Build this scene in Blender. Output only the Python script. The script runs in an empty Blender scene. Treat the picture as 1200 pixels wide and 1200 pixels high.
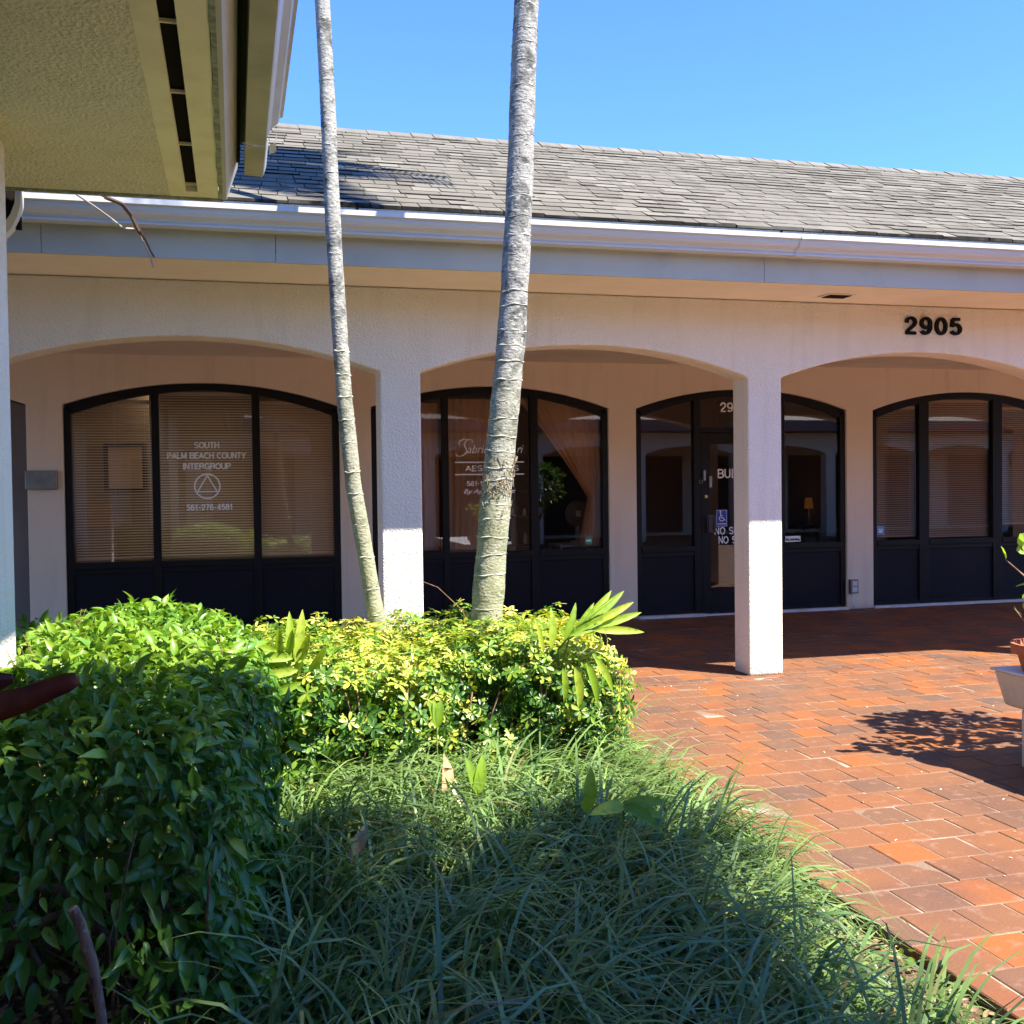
import bpy, math, random
import numpy as np
from mathutils import Vector, Matrix
R = math.radians
random.seed(7); rng = np.random.default_rng(11)
scene = bpy.context.scene
COL = scene.collection

# ------------------------------------------------------------ camera, sky, sun
cam = bpy.data.cameras.new("camera"); cam_o = bpy.data.objects.new("camera", cam); COL.objects.link(cam_o)
cam.sensor_width = 36; cam.lens = 36 * 1243.5 / 1200; cam.clip_start = 0.05; cam.clip_end = 2000
cam_o.matrix_world = (Matrix.Translation((0, 0, 1.55)) @ Matrix.Rotation(-0.2554, 4, 'Z')
                      @ Matrix.Rotation(math.pi / 2 - 0.0234, 4, 'X') @ Matrix.Rotation(-0.0126, 4, 'Z'))
scene.camera = cam_o
SUN_H = Vector((0.69, -0.72, 0)).normalized()      # towards the sun, on the ground
SUN_EL = R(53.6)
w = bpy.data.worlds.new("World"); scene.world = w; w.use_nodes = True
nt = w.node_tree; bg = nt.nodes['Background']
sky = nt.nodes.new('ShaderNodeTexSky'); sky.sky_type = 'NISHITA'; sky.sun_disc = False
sky.sun_elevation = SUN_EL; sky.sun_rotation = math.atan2(SUN_H.x, SUN_H.y)
sky.altitude = 0; sky.air_density = 1.0; sky.dust_density = 0.0; sky.ozone_density = 4.5
tn = nt.nodes.new('ShaderNodeMixRGB'); tn.blend_type = 'MULTIPLY'; tn.inputs[0].default_value = 1; tn.inputs[2].default_value = (0.34, 0.50, 0.78, 1)
nt.links.new(sky.outputs[0], tn.inputs[1]); nt.links.new(tn.outputs[0], bg.inputs[0]); bg.inputs[1].default_value = 0.15
sun = bpy.data.lights.new("sun", 'SUN'); sun.energy = 4.6; sun.angle = R(0.5); sun.color = (1.0, 0.93, 0.80)
sun_o = bpy.data.objects.new("sun", sun); COL.objects.link(sun_o)
tosun = SUN_H * math.cos(SUN_EL) + Vector((0, 0, math.sin(SUN_EL)))
sun_o.rotation_euler = tosun.to_track_quat('Z', 'Y').to_euler(); sun_o.location = (3, -3, 12)
scene.view_settings.view_transform = 'Standard'; scene.view_settings.look = 'None'
scene.view_settings.exposure = 1.78; scene.view_settings.gamma = 1
scene.cycles.max_bounces = 8; scene.cycles.transparent_max_bounces = 16
scene.cycles.use_denoising = True

# ------------------------------------------------------------ materials
def mat(name, col, rough=0.8, spec=0.3, metal=0.0, bump=None, var=None, var2=None, transl=0.0, tint=None, stripes=None):
    """bump=(scale,strength,dist,detail)  var=(scale,colour2,lo,hi)  tint=list of colours picked by the 'tint' attribute"""
    m = bpy.data.materials.new(name); m.use_nodes = True; n = m.node_tree.nodes; l = m.node_tree.links
    b = n['Principled BSDF']; out = n['Material Output']
    b.inputs['Roughness'].default_value = rough; b.inputs['Metallic'].default_value = metal
    b.inputs['Specular IOR Level'].default_value = spec
    b.inputs['Base Color'].default_value = (*col, 1)
    tc = n.new('ShaderNodeTexCoord'); csock = None
    if tint:
        a = n.new('ShaderNodeAttribute'); a.attribute_name = 'tint'
        r = n.new('ShaderNodeValToRGB'); r.color_ramp.interpolation = 'LINEAR'
        while len(r.color_ramp.elements) < len(tint): r.color_ramp.elements.new(0.5)
        for i, c in enumerate(tint):
            r.color_ramp.elements[i].position = i / (len(tint) - 1); r.color_ramp.elements[i].color = (*c, 1)
        l.new(a.outputs['Fac'], r.inputs[0]); csock = r.outputs[0]
    for v in (var, var2):
        if not v: continue
        t = n.new('ShaderNodeTexNoise'); t.inputs['Scale'].default_value = v[0]; t.inputs['Detail'].default_value = 6
        mr = n.new('ShaderNodeMapRange'); mr.inputs[1].default_value = v[2]; mr.inputs[2].default_value = v[3]
        if len(v) > 4:
            mp = n.new('ShaderNodeMapping'); mp.inputs['Scale'].default_value = v[4]
            l.new(tc.outputs['Object'], mp.inputs[0]); l.new(mp.outputs[0], t.inputs['Vector'])
        else: l.new(tc.outputs['Object'], t.inputs['Vector'])
        mx = n.new('ShaderNodeMixRGB'); l.new(t.outputs['Fac'], mr.inputs[0]); l.new(mr.outputs[0], mx.inputs[0])
        if csock: l.new(csock, mx.inputs[1])
        else: mx.inputs[1].default_value = (*col, 1)
        mx.inputs[2].default_value = (*v[1], 1); csock = mx.outputs[0]
    if csock: l.new(csock, b.inputs['Base Color'])
    if bump:
        t = n.new('ShaderNodeTexNoise'); t.inputs['Scale'].default_value = bump[0]; t.inputs['Detail'].default_value = bump[3]
        l.new(tc.outputs['Object'], t.inputs['Vector'])
        bp = n.new('ShaderNodeBump'); bp.inputs['Strength'].default_value = bump[1]; bp.inputs['Distance'].default_value = bump[2]
        l.new(t.outputs['Fac'], bp.inputs['Height']); l.new(bp.outputs[0], b.inputs['Normal'])
    if transl:
        tr = n.new('ShaderNodeBsdfTranslucent'); ms = n.new('ShaderNodeMixShader'); ms.inputs[0].default_value = transl
        if csock: 
            g = n.new('ShaderNodeMixRGB'); g.blend_type = 'MULTIPLY'; g.inputs[0].default_value = 1
            l.new(csock, g.inputs[1]); g.inputs[2].default_value = (1.5, 1.45, 0.6, 1); l.new(g.outputs[0], tr.inputs[0])
        else: tr.inputs[0].default_value = (*col, 1)
        l.new(b.outputs[0], ms.inputs[1]); l.new(tr.outputs[0], ms.inputs[2]); l.new(ms.outputs[0], out.inputs[0])
    return m

def stucco(name, col, col2, bscale=70, bstr=0.7, dist=0.012):
    m = bpy.data.materials.new(name); m.use_nodes = True; n = m.node_tree.nodes; l = m.node_tree.links
    b = n['Principled BSDF']; b.inputs['Roughness'].default_value = 0.92; b.inputs['Specular IOR Level'].default_value = 0.15
    tc = n.new('ShaderNodeTexCoord')
    t1 = n.new('ShaderNodeTexNoise'); t1.inputs['Scale'].default_value = 1.3; t1.inputs['Detail'].default_value = 6
    t2 = n.new('ShaderNodeTexNoise'); t2.inputs['Scale'].default_value = bscale; t2.inputs['Detail'].default_value = 4; t2.inputs['Roughness'].default_value = 0.6
    vo = n.new('ShaderNodeTexVoronoi'); vo.inputs['Scale'].default_value = bscale * 0.9
    for t in (t1, t2, vo): l.new(tc.outputs['Object'], t.inputs['Vector'])
    mr = n.new('ShaderNodeMapRange'); mr.inputs[1].default_value = 0.4; mr.inputs[2].default_value = 0.75
    mx = n.new('ShaderNodeMixRGB'); mx.inputs[1].default_value = (*col, 1); mx.inputs[2].default_value = (*col2, 1)
    l.new(t1.outputs['Fac'], mr.inputs[0]); l.new(mr.outputs[0], mx.inputs[0])
    t3 = n.new('ShaderNodeTexNoise'); t3.inputs['Scale'].default_value = 4; t3.inputs['Detail'].default_value = 5; mp3 = n.new('ShaderNodeMapping'); mp3.inputs['Scale'].default_value = (2.2, 2.2, .22)
    l.new(tc.outputs['Object'], mp3.inputs[0]); l.new(mp3.outputs[0], t3.inputs['Vector'])
    mr3 = n.new('ShaderNodeMapRange'); mr3.inputs[1].default_value = .52; mr3.inputs[2].default_value = .75; mr3.inputs[4].default_value = .30; l.new(t3.outputs['Fac'], mr3.inputs[0])
    mx3 = n.new('ShaderNodeMixRGB'); l.new(mr3.outputs[0], mx3.inputs[0]); l.new(mx.outputs[0], mx3.inputs[1]); mx3.inputs[2].default_value = (col2[0] * .72, col2[1] * .70, col2[2] * .66, 1)
    sp = n.new('ShaderNodeSeparateXYZ'); l.new(tc.outputs['Object'], sp.inputs[0]); az = n.new('ShaderNodeMath'); az.operation = 'MULTIPLY_ADD'; az.inputs[1].default_value = .16; l.new(t1.outputs['Fac'], az.inputs[0]); l.new(sp.outputs['Z'], az.inputs[2])
    mr4 = n.new('ShaderNodeMapRange'); mr4.inputs[1].default_value = .20; mr4.inputs[2].default_value = .08; mr4.inputs[4].default_value = .45; l.new(az.outputs[0], mr4.inputs[0])
    mx4 = n.new('ShaderNodeMixRGB'); l.new(mr4.outputs[0], mx4.inputs[0]); l.new(mx3.outputs[0], mx4.inputs[1]); mx4.inputs[2].default_value = (.42, .30, .22, 1)
    l.new(mx4.outputs[0], b.inputs['Base Color'])
    ad = n.new('ShaderNodeMath'); ad.operation = 'MULTIPLY_ADD'; ad.inputs[1].default_value = 0.5
    l.new(vo.outputs['Distance'], ad.inputs[0]); l.new(t2.outputs['Fac'], ad.inputs[2])
    bp = n.new('ShaderNodeBump'); bp.inputs['Strength'].default_value = bstr; bp.inputs['Distance'].default_value = dist
    l.new(ad.outputs[0], bp.inputs['Height']); l.new(bp.outputs[0], b.inputs['Normal'])
    return m

M = {}
M['stucco'] = stucco('stucco_cream', (0.88, 0.82, 0.71), (0.84, 0.775, 0.665), 75, 0.9, 0.012)
M['stucco_in'] = stucco('stucco_corridor', (0.88, 0.74, 0.57), (0.83, 0.69, 0.52), 60, 0.35, 0.008)  # same stucco, with warm brick bounce mixed into its colour
M['stucco_near'] = stucco('stucco_soffit', (0.88, 0.82, 0.58), (0.83, 0.76, 0.51), 62, 1.0, 0.02)
M['soffit_smooth'] = mat('soffit_smooth', (0.86, 0.80, 0.52), 0.85, 0.2, var=(6, (0.76, 0.69, 0.43), 0.45, 0.75), bump=(180, 0.15, 0.003, 3))
M['paint_edge'] = mat('weathered_edge', (0.36, 0.38, 0.28), 0.85, 0.2, var=(25, (0.22, 0.24, 0.16), 0.4, 0.6))
M['paint_soffit'] = mat('painted_soffit', (0.88, 0.80, 0.66), 0.85, 0.2, var=(3, (0.83, 0.75, 0.61), 0.4, 0.7))
M['fascia'] = mat('fascia_paint', (0.50, 0.49, 0.42), 0.6, 0.3, var=(2.5, (0.43, 0.42, 0.37), 0.45, 0.7), bump=(40, 0.1, 0.003, 3))
M['gutter'] = mat('gutter_metal', (0.60, 0.63, 0.67), 0.38, 0.5, var=(4, (0.56, 0.58, 0.62), 0.45, 0.75, (0.3, 1, 6)))
M['gutter_near'] = mat('gutter_olive', (0.46, 0.45, 0.33), 0.5, 0.4, var=(5, (0.33, 0.33, 0.23), 0.4, 0.7))
M['gutter_face'] = mat('gutter_face_paint', (0.50, 0.50, 0.50), 0.3, 0.6, var=(5, (0.42, 0.42, 0.42), 0.4, 0.7))
M['drip'] = mat('drip_edge_metal', (0.42, 0.47, 0.53), 0.45, 0.5, var=(12, (0.28, 0.32, 0.38), 0.4, 0.7, (3, 1, 0.3)))
M['shingle'] = mat('asphalt_shingle', (0.3, 0.3, 0.3), 0.95, 0.15, tint=[(0.012, 0.011, 0.010), (0.12, 0.11, 0.093), (0.145, 0.134, 0.114), (0.168, 0.156, 0.134), (0.20, 0.187, 0.162)],
                   var=(0.9, (0.15, 0.14, 0.12), 0.5, 0.72), var2=(3, (0.10, 0.095, 0.08), 0.5, 0.85, (3, .35, .35)), bump=(260, 0.5, 0.004, 2))
M['frame'] = mat('bronze_frame', (0.006, 0.0055, 0.006), 0.5, 0.25)
M['panel'] = mat('dark_panel', (0.008, 0.007, 0.012), 0.55, 0.2, var=(3, (0.011, 0.010, 0.014), 0.4, 0.7))
M['door_panel'] = mat('brown_grey_door', (0.20, 0.165, 0.145), 0.6, 0.3, var=(2, (0.16, 0.13, 0.12), 0.4, 0.7))
M['white'] = mat('white_sign', (0.94, 0.94, 0.92), 0.5, 0.3)
M['sill'] = mat('white_sill', (0.70, 0.69, 0.66), 0.7, 0.3, var=(5, (0.5, 0.48, 0.45), 0.5, 0.7))
M['black'] = mat('black_numeral', (0.006, 0.006, 0.006), 0.7, 0.15)
M['void'] = mat('dark_gap', (0.012, 0.010, 0.008), 0.9, 0.1)
M['steel'] = mat('grey_steel', (0.32, 0.32, 0.30), 0.35, 0.5, 0.6, var=(8, (0.22, 0.22, 0.21), 0.4, 0.7))
M['steel_dark'] = mat('dark_steel', (0.05, 0.05, 0.055), 0.35, 0.5, 0.5)
M['brass'] = mat('brass', (0.5, 0.38, 0.18), 0.35, 0.5, 0.9)
M['blue'] = mat('sign_blue', (0.02, 0.06, 0.42), 0.4, 0.4)
M['bluelt'] = mat('sticker_blue', (0.16, 0.30, 0.60), 0.4, 0.4)
M['green_st'] = mat('sticker_green', (0.02, 0.30, 0.16), 0.4, 0.4)
M['blind'] = mat('blind_slat', (0.90, 0.80, 0.70), 0.5, 0.35, transl=0.1)
M['curtain'] = mat('sheer_curtain', (0.94, 0.76, 0.58), 0.85, 0.1, transl=0.2, var=(3, (0.86, 0.67, 0.50), 0.4, 0.7, (6, 6, 0.5)))
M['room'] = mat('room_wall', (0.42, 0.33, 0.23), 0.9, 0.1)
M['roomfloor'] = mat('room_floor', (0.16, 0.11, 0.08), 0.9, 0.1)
M['wood'] = mat('dark_wood', (0.07, 0.035, 0.02), 0.5, 0.3)
M['paper'] = mat('orange_paper', (0.62, 0.33, 0.12), 0.8, 0.1)
M['plastic'] = mat('white_plastic', (0.7, 0.7, 0.68), 0.4, 0.4)
M['cable'] = mat('cable_brown', (0.10, 0.06, 0.04), 0.6, 0.3)
M['cable_grey'] = mat('cable_grey', (0.42, 0.38, 0.34), 0.6, 0.3)
M['cream_metal'] = mat('cream_downspout', (0.72, 0.70, 0.62), 0.45, 0.4, var=(6, (0.62, 0.60, 0.50), 0.4, 0.7))
M['terracotta'] = mat('terracotta', (0.46, 0.15, 0.075), 0.8, 0.2, var=(9, (0.38, 0.13, 0.07), 0.4, 0.7), bump=(60, 0.2, 0.004, 3))
M['bench'] = stucco('bench_stucco', (0.72, 0.67, 0.60), (0.62, 0.57, 0.50), 60, 0.5, 0.008)
M['ground'] = mat('ground_soil', (0.09, 0.06, 0.04), 1, 0.1, var=(3, (0.13, 0.09, 0.06), 0.4, 0.7), bump=(30, 0.8, 0.03, 5))
M['soil'] = mat('bed_soil', (0.14, 0.085, 0.055), 1, 0.1, var=(14, (0.24, 0.16, 0.11), 0.45, 0.65), var2=(60, (0.05, 0.03, 0.02), 0.5, 0.65), bump=(45, 1.0, 0.03, 6))
M['sand'] = mat('joint_sand', (0.20, 0.14, 0.10), 1, 0.1, var=(5, (0.34, 0.28, 0.22), 0.50, 0.62), bump=(90, 0.6, 0.006, 4))
M['brick'] = mat('clay_paver', (0.4, 0.12, 0.06), 0.72, 0.3,
                 tint=[(0.105, 0.065, 0.048), (0.145, 0.075, 0.046), (0.18, 0.081, 0.041), (0.215, 0.083, 0.033), (0.28, 0.088, 0.023)],
                 var=(1.6, (0.10, 0.055, 0.042), 0.47, 0.80), var2=(17, (0.26, 0.15, 0.105), 0.56, 0.85), bump=(70, 0.35, 0.006, 5))
def bark():
    m = bpy.data.materials.new('palm_bark'); m.use_nodes = True; n = m.node_tree.nodes; l = m.node_tree.links
    b = n['Principled BSDF']; b.inputs['Roughness'].default_value = .88; b.inputs['Specular IOR Level'].default_value = .15
    tc = n.new('ShaderNodeTexCoord')
    def noise(sc, mp, det=6):
        t = n.new('ShaderNodeTexNoise'); t.inputs['Scale'].default_value = sc; t.inputs['Detail'].default_value = det; q = n.new('ShaderNodeMapping'); q.inputs['Scale'].default_value = mp
        l.new(tc.outputs['Object'], q.inputs[0]); l.new(q.outputs[0], t.inputs['Vector']); return t.outputs['Fac']
    def rng_(src, a, c, lo=0, hi=1):
        r = n.new('ShaderNodeMapRange'); r.inputs[1].default_value = a; r.inputs[2].default_value = c; r.inputs[3].default_value = lo; r.inputs[4].default_value = hi; l.new(src, r.inputs[0]); return r.outputs[0]
    def mix(f, c1, c2):
        x = n.new('ShaderNodeMixRGB'); l.new(f, x.inputs[0])
        for i_, c_ in ((1, c1), (2, c2)):
            if isinstance(c_, tuple): x.inputs[i_].default_value = (*c_, 1)
            else: l.new(c_, x.inputs[i_])
        return x.outputs[0]
    sx = n.new('ShaderNodeSeparateXYZ'); l.new(tc.outputs['Object'], sx.inputs[0])
    ad = n.new('ShaderNodeMath'); ad.operation = 'MULTIPLY_ADD'; ad.inputs[1].default_value = 1.6; l.new(noise(5, (1, 1, .6)), ad.inputs[0]); l.new(sx.outputs['Z'], ad.inputs[2])
    hgt = rng_(ad.outputs[0], 1.7, 3.4)
    up = mix(rng_(noise(13, (1, 1, 1.0)), .46, .66), (.29, .285, .265), (.08, .085, .08))  # grey upper bark, darkened further to stand for shade from the crowns
    up = mix(rng_(noise(26, (1, 1, 2.0)), .54, .66), up, (.42, .41, .38))
    lo = mix(rng_(noise(9, (1, 1, 1.0)), .5, .64), (.30, .30, .19), (.18, .20, .11))
    lo = mix(rng_(noise(34, (1, 1, 2.2)), .55, .68), lo, (.44, .43, .33))
    c = mix(hgt, lo, up)
    c = mix(rng_(noise(70, (1, 1, 1.5), 3), .62, .68), c, (.06, .06, .045))
    at = n.new('ShaderNodeAttribute'); at.attribute_name = 'tint'
    c = mix(rng_(at.outputs['Fac'], .55, .95, 0, .8), c, (.50, .48, .41)); l.new(c, b.inputs['Base Color'])
    bp = n.new('ShaderNodeBump'); bp.inputs['Strength'].default_value = .7; bp.inputs['Distance'].default_value = .012; l.new(noise(45, (1, 1, 1.6)), bp.inputs['Height']); l.new(bp.outputs[0], b.inputs['Normal'])
    return m
M['trunk'] = bark()
M['ring'] = mat('leaf_scar', (0.62, 0.60, 0.50), 0.85, 0.2, var=(30, (0.35, 0.34, 0.28), 0.45, 0.65))
M['roots'] = mat('dry_fibres', (0.30, 0.24, 0.16), 0.9, 0.1)
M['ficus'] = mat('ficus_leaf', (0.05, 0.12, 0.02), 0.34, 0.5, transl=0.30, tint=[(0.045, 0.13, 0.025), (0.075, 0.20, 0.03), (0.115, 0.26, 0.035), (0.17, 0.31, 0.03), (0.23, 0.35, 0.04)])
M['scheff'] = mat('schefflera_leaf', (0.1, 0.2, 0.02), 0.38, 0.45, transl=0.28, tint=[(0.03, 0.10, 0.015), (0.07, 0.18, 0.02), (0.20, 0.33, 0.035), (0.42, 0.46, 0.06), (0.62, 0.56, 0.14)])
M['grass'] = mat('liriope_blade', (0.05, 0.12, 0.03), 0.38, 0.55, transl=0.25, tint=[(0.05, 0.115, 0.035), (0.12, 0.215, 0.07), (0.18, 0.285, 0.09), (0.22, 0.32, 0.08), (0.26, 0.20, 0.10)], var=(2.2, (0.12, 0.18, 0.05), 0.5, 0.75))
M['palmleaf'] = mat('palm_leaflet', (0.2, 0.4, 0.03), 0.5, 0.35, transl=0.4, tint=[(0.14, 0.26, 0.02), (0.24, 0.38, 0.03), (0.38, 0.46, 0.05)], var=(30, (0.12, 0.22, 0.02), 0.52, 0.75))
M['palmleaf_dk'] = mat('palm_leaflet_dark', (0.05, 0.13, 0.02), 0.4, 0.4, transl=0.3, tint=[(0.03, 0.09, 0.015), (0.05, 0.13, 0.02), (0.09, 0.18, 0.03)])
M['stem_green'] = mat('green_stem', (0.16, 0.24, 0.04), 0.8, 0.1)
M['twig'] = mat('twig_bark', (0.16, 0.09, 0.055), 0.85, 0.2, var=(20, (0.28, 0.19, 0.13), 0.45, 0.65), bump=(60, 0.4, 0.004, 3))
M['bare'] = mat('bare_bark', (0.26, 0.15, 0.10), 0.85, 0.2, var=(35, (0.14, 0.075, 0.05), 0.45, 0.6, (1, 1, .4)), var2=(60, (0.42, 0.30, 0.22), 0.58, 0.7), bump=(70, .6, .004, 4))
M['cutwood'] = mat('cut_wood', (0.50, 0.30, 0.16), 0.8, 0.2)
M['tileaf'] = mat('red_leaf', (0.11, 0.018, 0.009), 0.55, 0.3, transl=0.1, var=(30, (0.07, 0.015, 0.01), 0.42, 0.62, (.25, 1, 1)), var2=(9, (0.16, 0.04, 0.015), 0.55, 0.75), bump=(60, .5, .004, 4))
M['dry'] = mat('dry_leaf', (0.46, 0.30, 0.17), 0.85, 0.2, var=(20, (0.28, 0.17, 0.09), 0.4, 0.65))
M['pebble'] = mat('pale_debris', (0.55, 0.48, 0.38), 0.9, 0.1)
M['weed'] = mat('weed_leaf', (0.1, 0.22, 0.03), 0.5, 0.3, transl=0.3, tint=[(0.05, 0.13, 0.02), (0.12, 0.24, 0.03), (0.25, 0.33, 0.06)])

def glass(name, tintc=(0.42, 0.36, 0.33), ior=1.55, extra=0.05):
    m = bpy.data.materials.new(name); m.use_nodes = True; n = m.node_tree.nodes; l = m.node_tree.links
    n.remove(n['Principled BSDF']); out = n['Material Output']
    t = n.new('ShaderNodeBsdfTransparent'); t.inputs[0].default_value = (*tintc, 1)
    g = n.new('ShaderNodeBsdfGlossy'); g.inputs['Roughness'].default_value = 0.0; g.inputs[0].default_value = (0.95, 0.97, 1, 1)
    f = n.new('ShaderNodeFresnel'); f.inputs[0].default_value = ior
    a = n.new('ShaderNodeMath'); a.operation = 'ADD'; a.inputs[1].default_value = extra; l.new(f.outputs[0], a.inputs[0])
    ms = n.new('ShaderNodeMixShader'); l.new(a.outputs[0], ms.inputs[0]); l.new(t.outputs[0], ms.inputs[1]); l.new(g.outputs[0], ms.inputs[2])
    l.new(ms.outputs[0], out.inputs[0]); return m
M['glass'] = glass('window_glass', (0.84, 0.72, 0.63), 1.55, 0.05)
def emit(name, col, s):
    m = bpy.data.materials.new(name); m.use_nodes = True; b = m.node_tree.nodes['Principled BSDF']
    b.inputs['Base Color'].default_value = (*col, 1); b.inputs['Emission Color'].default_value = (*col, 1); b.inputs['Emission Strength'].default_value = s
    return m
M['tube_light'] = emit('ceiling_lamp', (1.0, 0.9, 0.75), 1.6)
M['shade_light'] = emit('table_lamp_shade', (1.0, 0.45, 0.08), 0.012)

# ------------------------------------------------------------ helpers
def tag(o, label=None, cat=None, group=None, kind=None):
    if label: o['label'] = label
    if cat: o['category'] = cat
    if group: o['group'] = group
    if kind: o['kind'] = kind
    return o
def empty(name, loc=(0, 0, 0)):
    o = bpy.data.objects.new(name, None); o.location = loc; o.empty_display_size = 0.1; COL.objects.link(o); return o

class MB:
    """collects shapes, builds ONE mesh object"""
    def __init__(s): s.v = []; s.f = []; s.t = []; s.nv = 0; s.arr = []
    def add(s, vs, fs, tint=0.5):
        b = s.nv; s.v.extend([tuple(p) for p in vs]); s.nv += len(vs)
        for f in fs: s.f.append(tuple(b + i for i in f)); s.t.append(tint)
        return s
    def box(s, x0, x1, y0, y1, z0, z1, tint=0.5):
        vs = [(x0,y0,z0),(x1,y0,z0),(x1,y1,z0),(x0,y1,z0),(x0,y0,z1),(x1,y0,z1),(x1,y1,z1),(x0,y1,z1)]
        return s.add(vs, [(0,3,2,1),(4,5,6,7),(0,1,5,4),(1,2,6,5),(2,3,7,6),(3,0,4,7)], tint)
    def prism(s, pts, axis, a, b, tint=0.5):
        """closed polygon extruded along axis. pts 2-D in the other two axes (x: (y,z); y: (x,z); z: (x,y))"""
        def P(p, t): return {'x': (t, p[0], p[1]), 'y': (p[0], t, p[1]), 'z': (p[0], p[1], t)}[axis]
        n = len(pts); vs = [P(p, a) for p in pts] + [P(p, b) for p in pts]
        fs = [tuple(range(n))[::-1], tuple(range(n, 2 * n))] + [(i, (i + 1) % n, n + (i + 1) % n, n + i) for i in range(n)]
        return s.add(vs, fs, tint)
    def strip(s, pts, axis, a, b, tint=0.5):
        def P(p, t): return {'x': (t, p[0], p[1]), 'y': (p[0], t, p[1]), 'z': (p[0], p[1], t)}[axis]
        n = len(pts); vs = [P(p, a) for p in pts] + [P(p, b) for p in pts]
        return s.add(vs, [(i, i + 1, n + i + 1, n + i) for i in range(n - 1)], tint)
    def tube(s, pts, rad, n=8, tint=0.5, cap=True):
        pts = [Vector(p) for p in pts]; vs = []; N = len(pts)
        if not hasattr(rad, '__len__'): rad = [rad] * N
        up = Vector((0.13, 0.21, 0.97))
        for i, p in enumerate(pts):
            d = (pts[min(i + 1, N - 1)] - pts[max(i - 1, 0)]).normalized()
            if abs(d.dot(up)) > 0.98: e = Vector((1, 0, 0))
            else: e = up
            if abs((pts[-1] - pts[0]).normalized().dot(up)) > 0.9: e = Vector((1, 0, 0))
            a = d.cross(e).normalized(); b = d.cross(a).normalized()
            for k in range(n):
                th = 2 * math.pi * k / n; vs.append(p + (a * math.cos(th) + b * math.sin(th)) * rad[i])
        fs = [(i * n + k, i * n + (k + 1) % n, (i + 1) * n + (k + 1) % n, (i + 1) * n + k) for i in range(N - 1) for k in range(n)]
        if cap: fs += [tuple(range(n))[::-1], tuple((N - 1) * n + k for k in range(n))]
        return s.add(vs, fs, tint)
    def lathe(s, prof, c, n=32, tint=0.5):
        vs = []; N = len(prof)
        for r, z in prof:
            for k in range(n):
                th = 2 * math.pi * k / n; vs.append((c[0] + r * math.cos(th), c[1] + r * math.sin(th), c[2] + z))
        return s.add(vs, [(i * n + k, i * n + (k + 1) % n, (i + 1) * n + (k + 1) % n, (i + 1) * n + k) for i in range(N - 1) for k in range(n)], tint)
    def inst(s, tv, tf, mats, pos, tints):
        """numpy instancing: tv (n,3), tf list of quads/tris (all same len), mats (k,3,3), pos (k,3)"""
        V = np.einsum('kij,nj->kni', mats, tv) + pos[:, None, :]
        s.arr.append((V.reshape(-1, 3), np.array(tf), len(pos), len(tv), np.asarray(tints)))
        return s
    def build(s, name, m, parent=None, smooth=False, bevel=0):
        me = bpy.data.meshes.new(name)
        if s.arr:
            Vs = []; loops = []; tot = []; tt = []; base = 0
            if s.v:
                Vs.append(np.array(s.v)); base = len(s.v)
                for f, t in zip(s.f, s.t): loops.extend(f); tot.append(len(f)); tt.append(t)
            loops = [np.array(loops, dtype=np.int64)]; tot = [np.array(tot, dtype=np.int64)]; tt = [np.array(tt, dtype=float)]
            for V, tf, k, n, ti in s.arr:
                Vs.append(V); F = tf[None] + (np.arange(k) * n)[:, None, None] + base; base += len(V)
                loops.append(F.reshape(-1)); tot.append(np.full(k * tf.shape[0], tf.shape[1])); tt.append(np.repeat(ti, tf.shape[0]))
            V = np.concatenate(Vs); L = np.concatenate(loops); T = np.concatenate(tot); tt = np.concatenate(tt)
            me.vertices.add(len(V)); me.vertices.foreach_set('co', V.astype(np.float32).ravel())
            me.loops.add(len(L)); me.loops.foreach_set('vertex_index', L.astype(np.int32))
            me.polygons.add(len(T)); st = np.concatenate([[0], np.cumsum(T)[:-1]]); me.polygons.foreach_set('loop_start', st.astype(np.int32))
            me.polygons.foreach_set('loop_total', T.astype(np.int32)); me.update(calc_edges=True); me.validate()
        else:
            me.from_pydata(s.v, [], s.f); tt = np.array(s.t); me.update()
        if len(tt) == len(me.polygons):
            a = me.attributes.new('tint', 'FLOAT', 'FACE'); a.data.foreach_set('value', tt.astype(np.float32))
        if smooth: me.polygons.foreach_set('use_smooth', [True] * len(me.polygons))
        me.materials.append(m)
        o = bpy.data.objects.new(name, me); COL.objects.link(o)
        if parent: 
            o.parent = parent; o.matrix_parent_inverse = world_of(parent).inverted()
        if bevel:
            bv = o.modifiers.new('bevel', 'BEVEL'); bv.width = bevel; bv.segments = 2; bv.limit_method = 'ANGLE'; bv.angle_limit = R(35)
        return o
def world_of(o):
    mm = Matrix.Translation(o.location) @ o.rotation_euler.to_matrix().to_4x4()
    if o.parent: mm = world_of(o.parent) @ o.matrix_parent_inverse @ mm
    return mm
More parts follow.
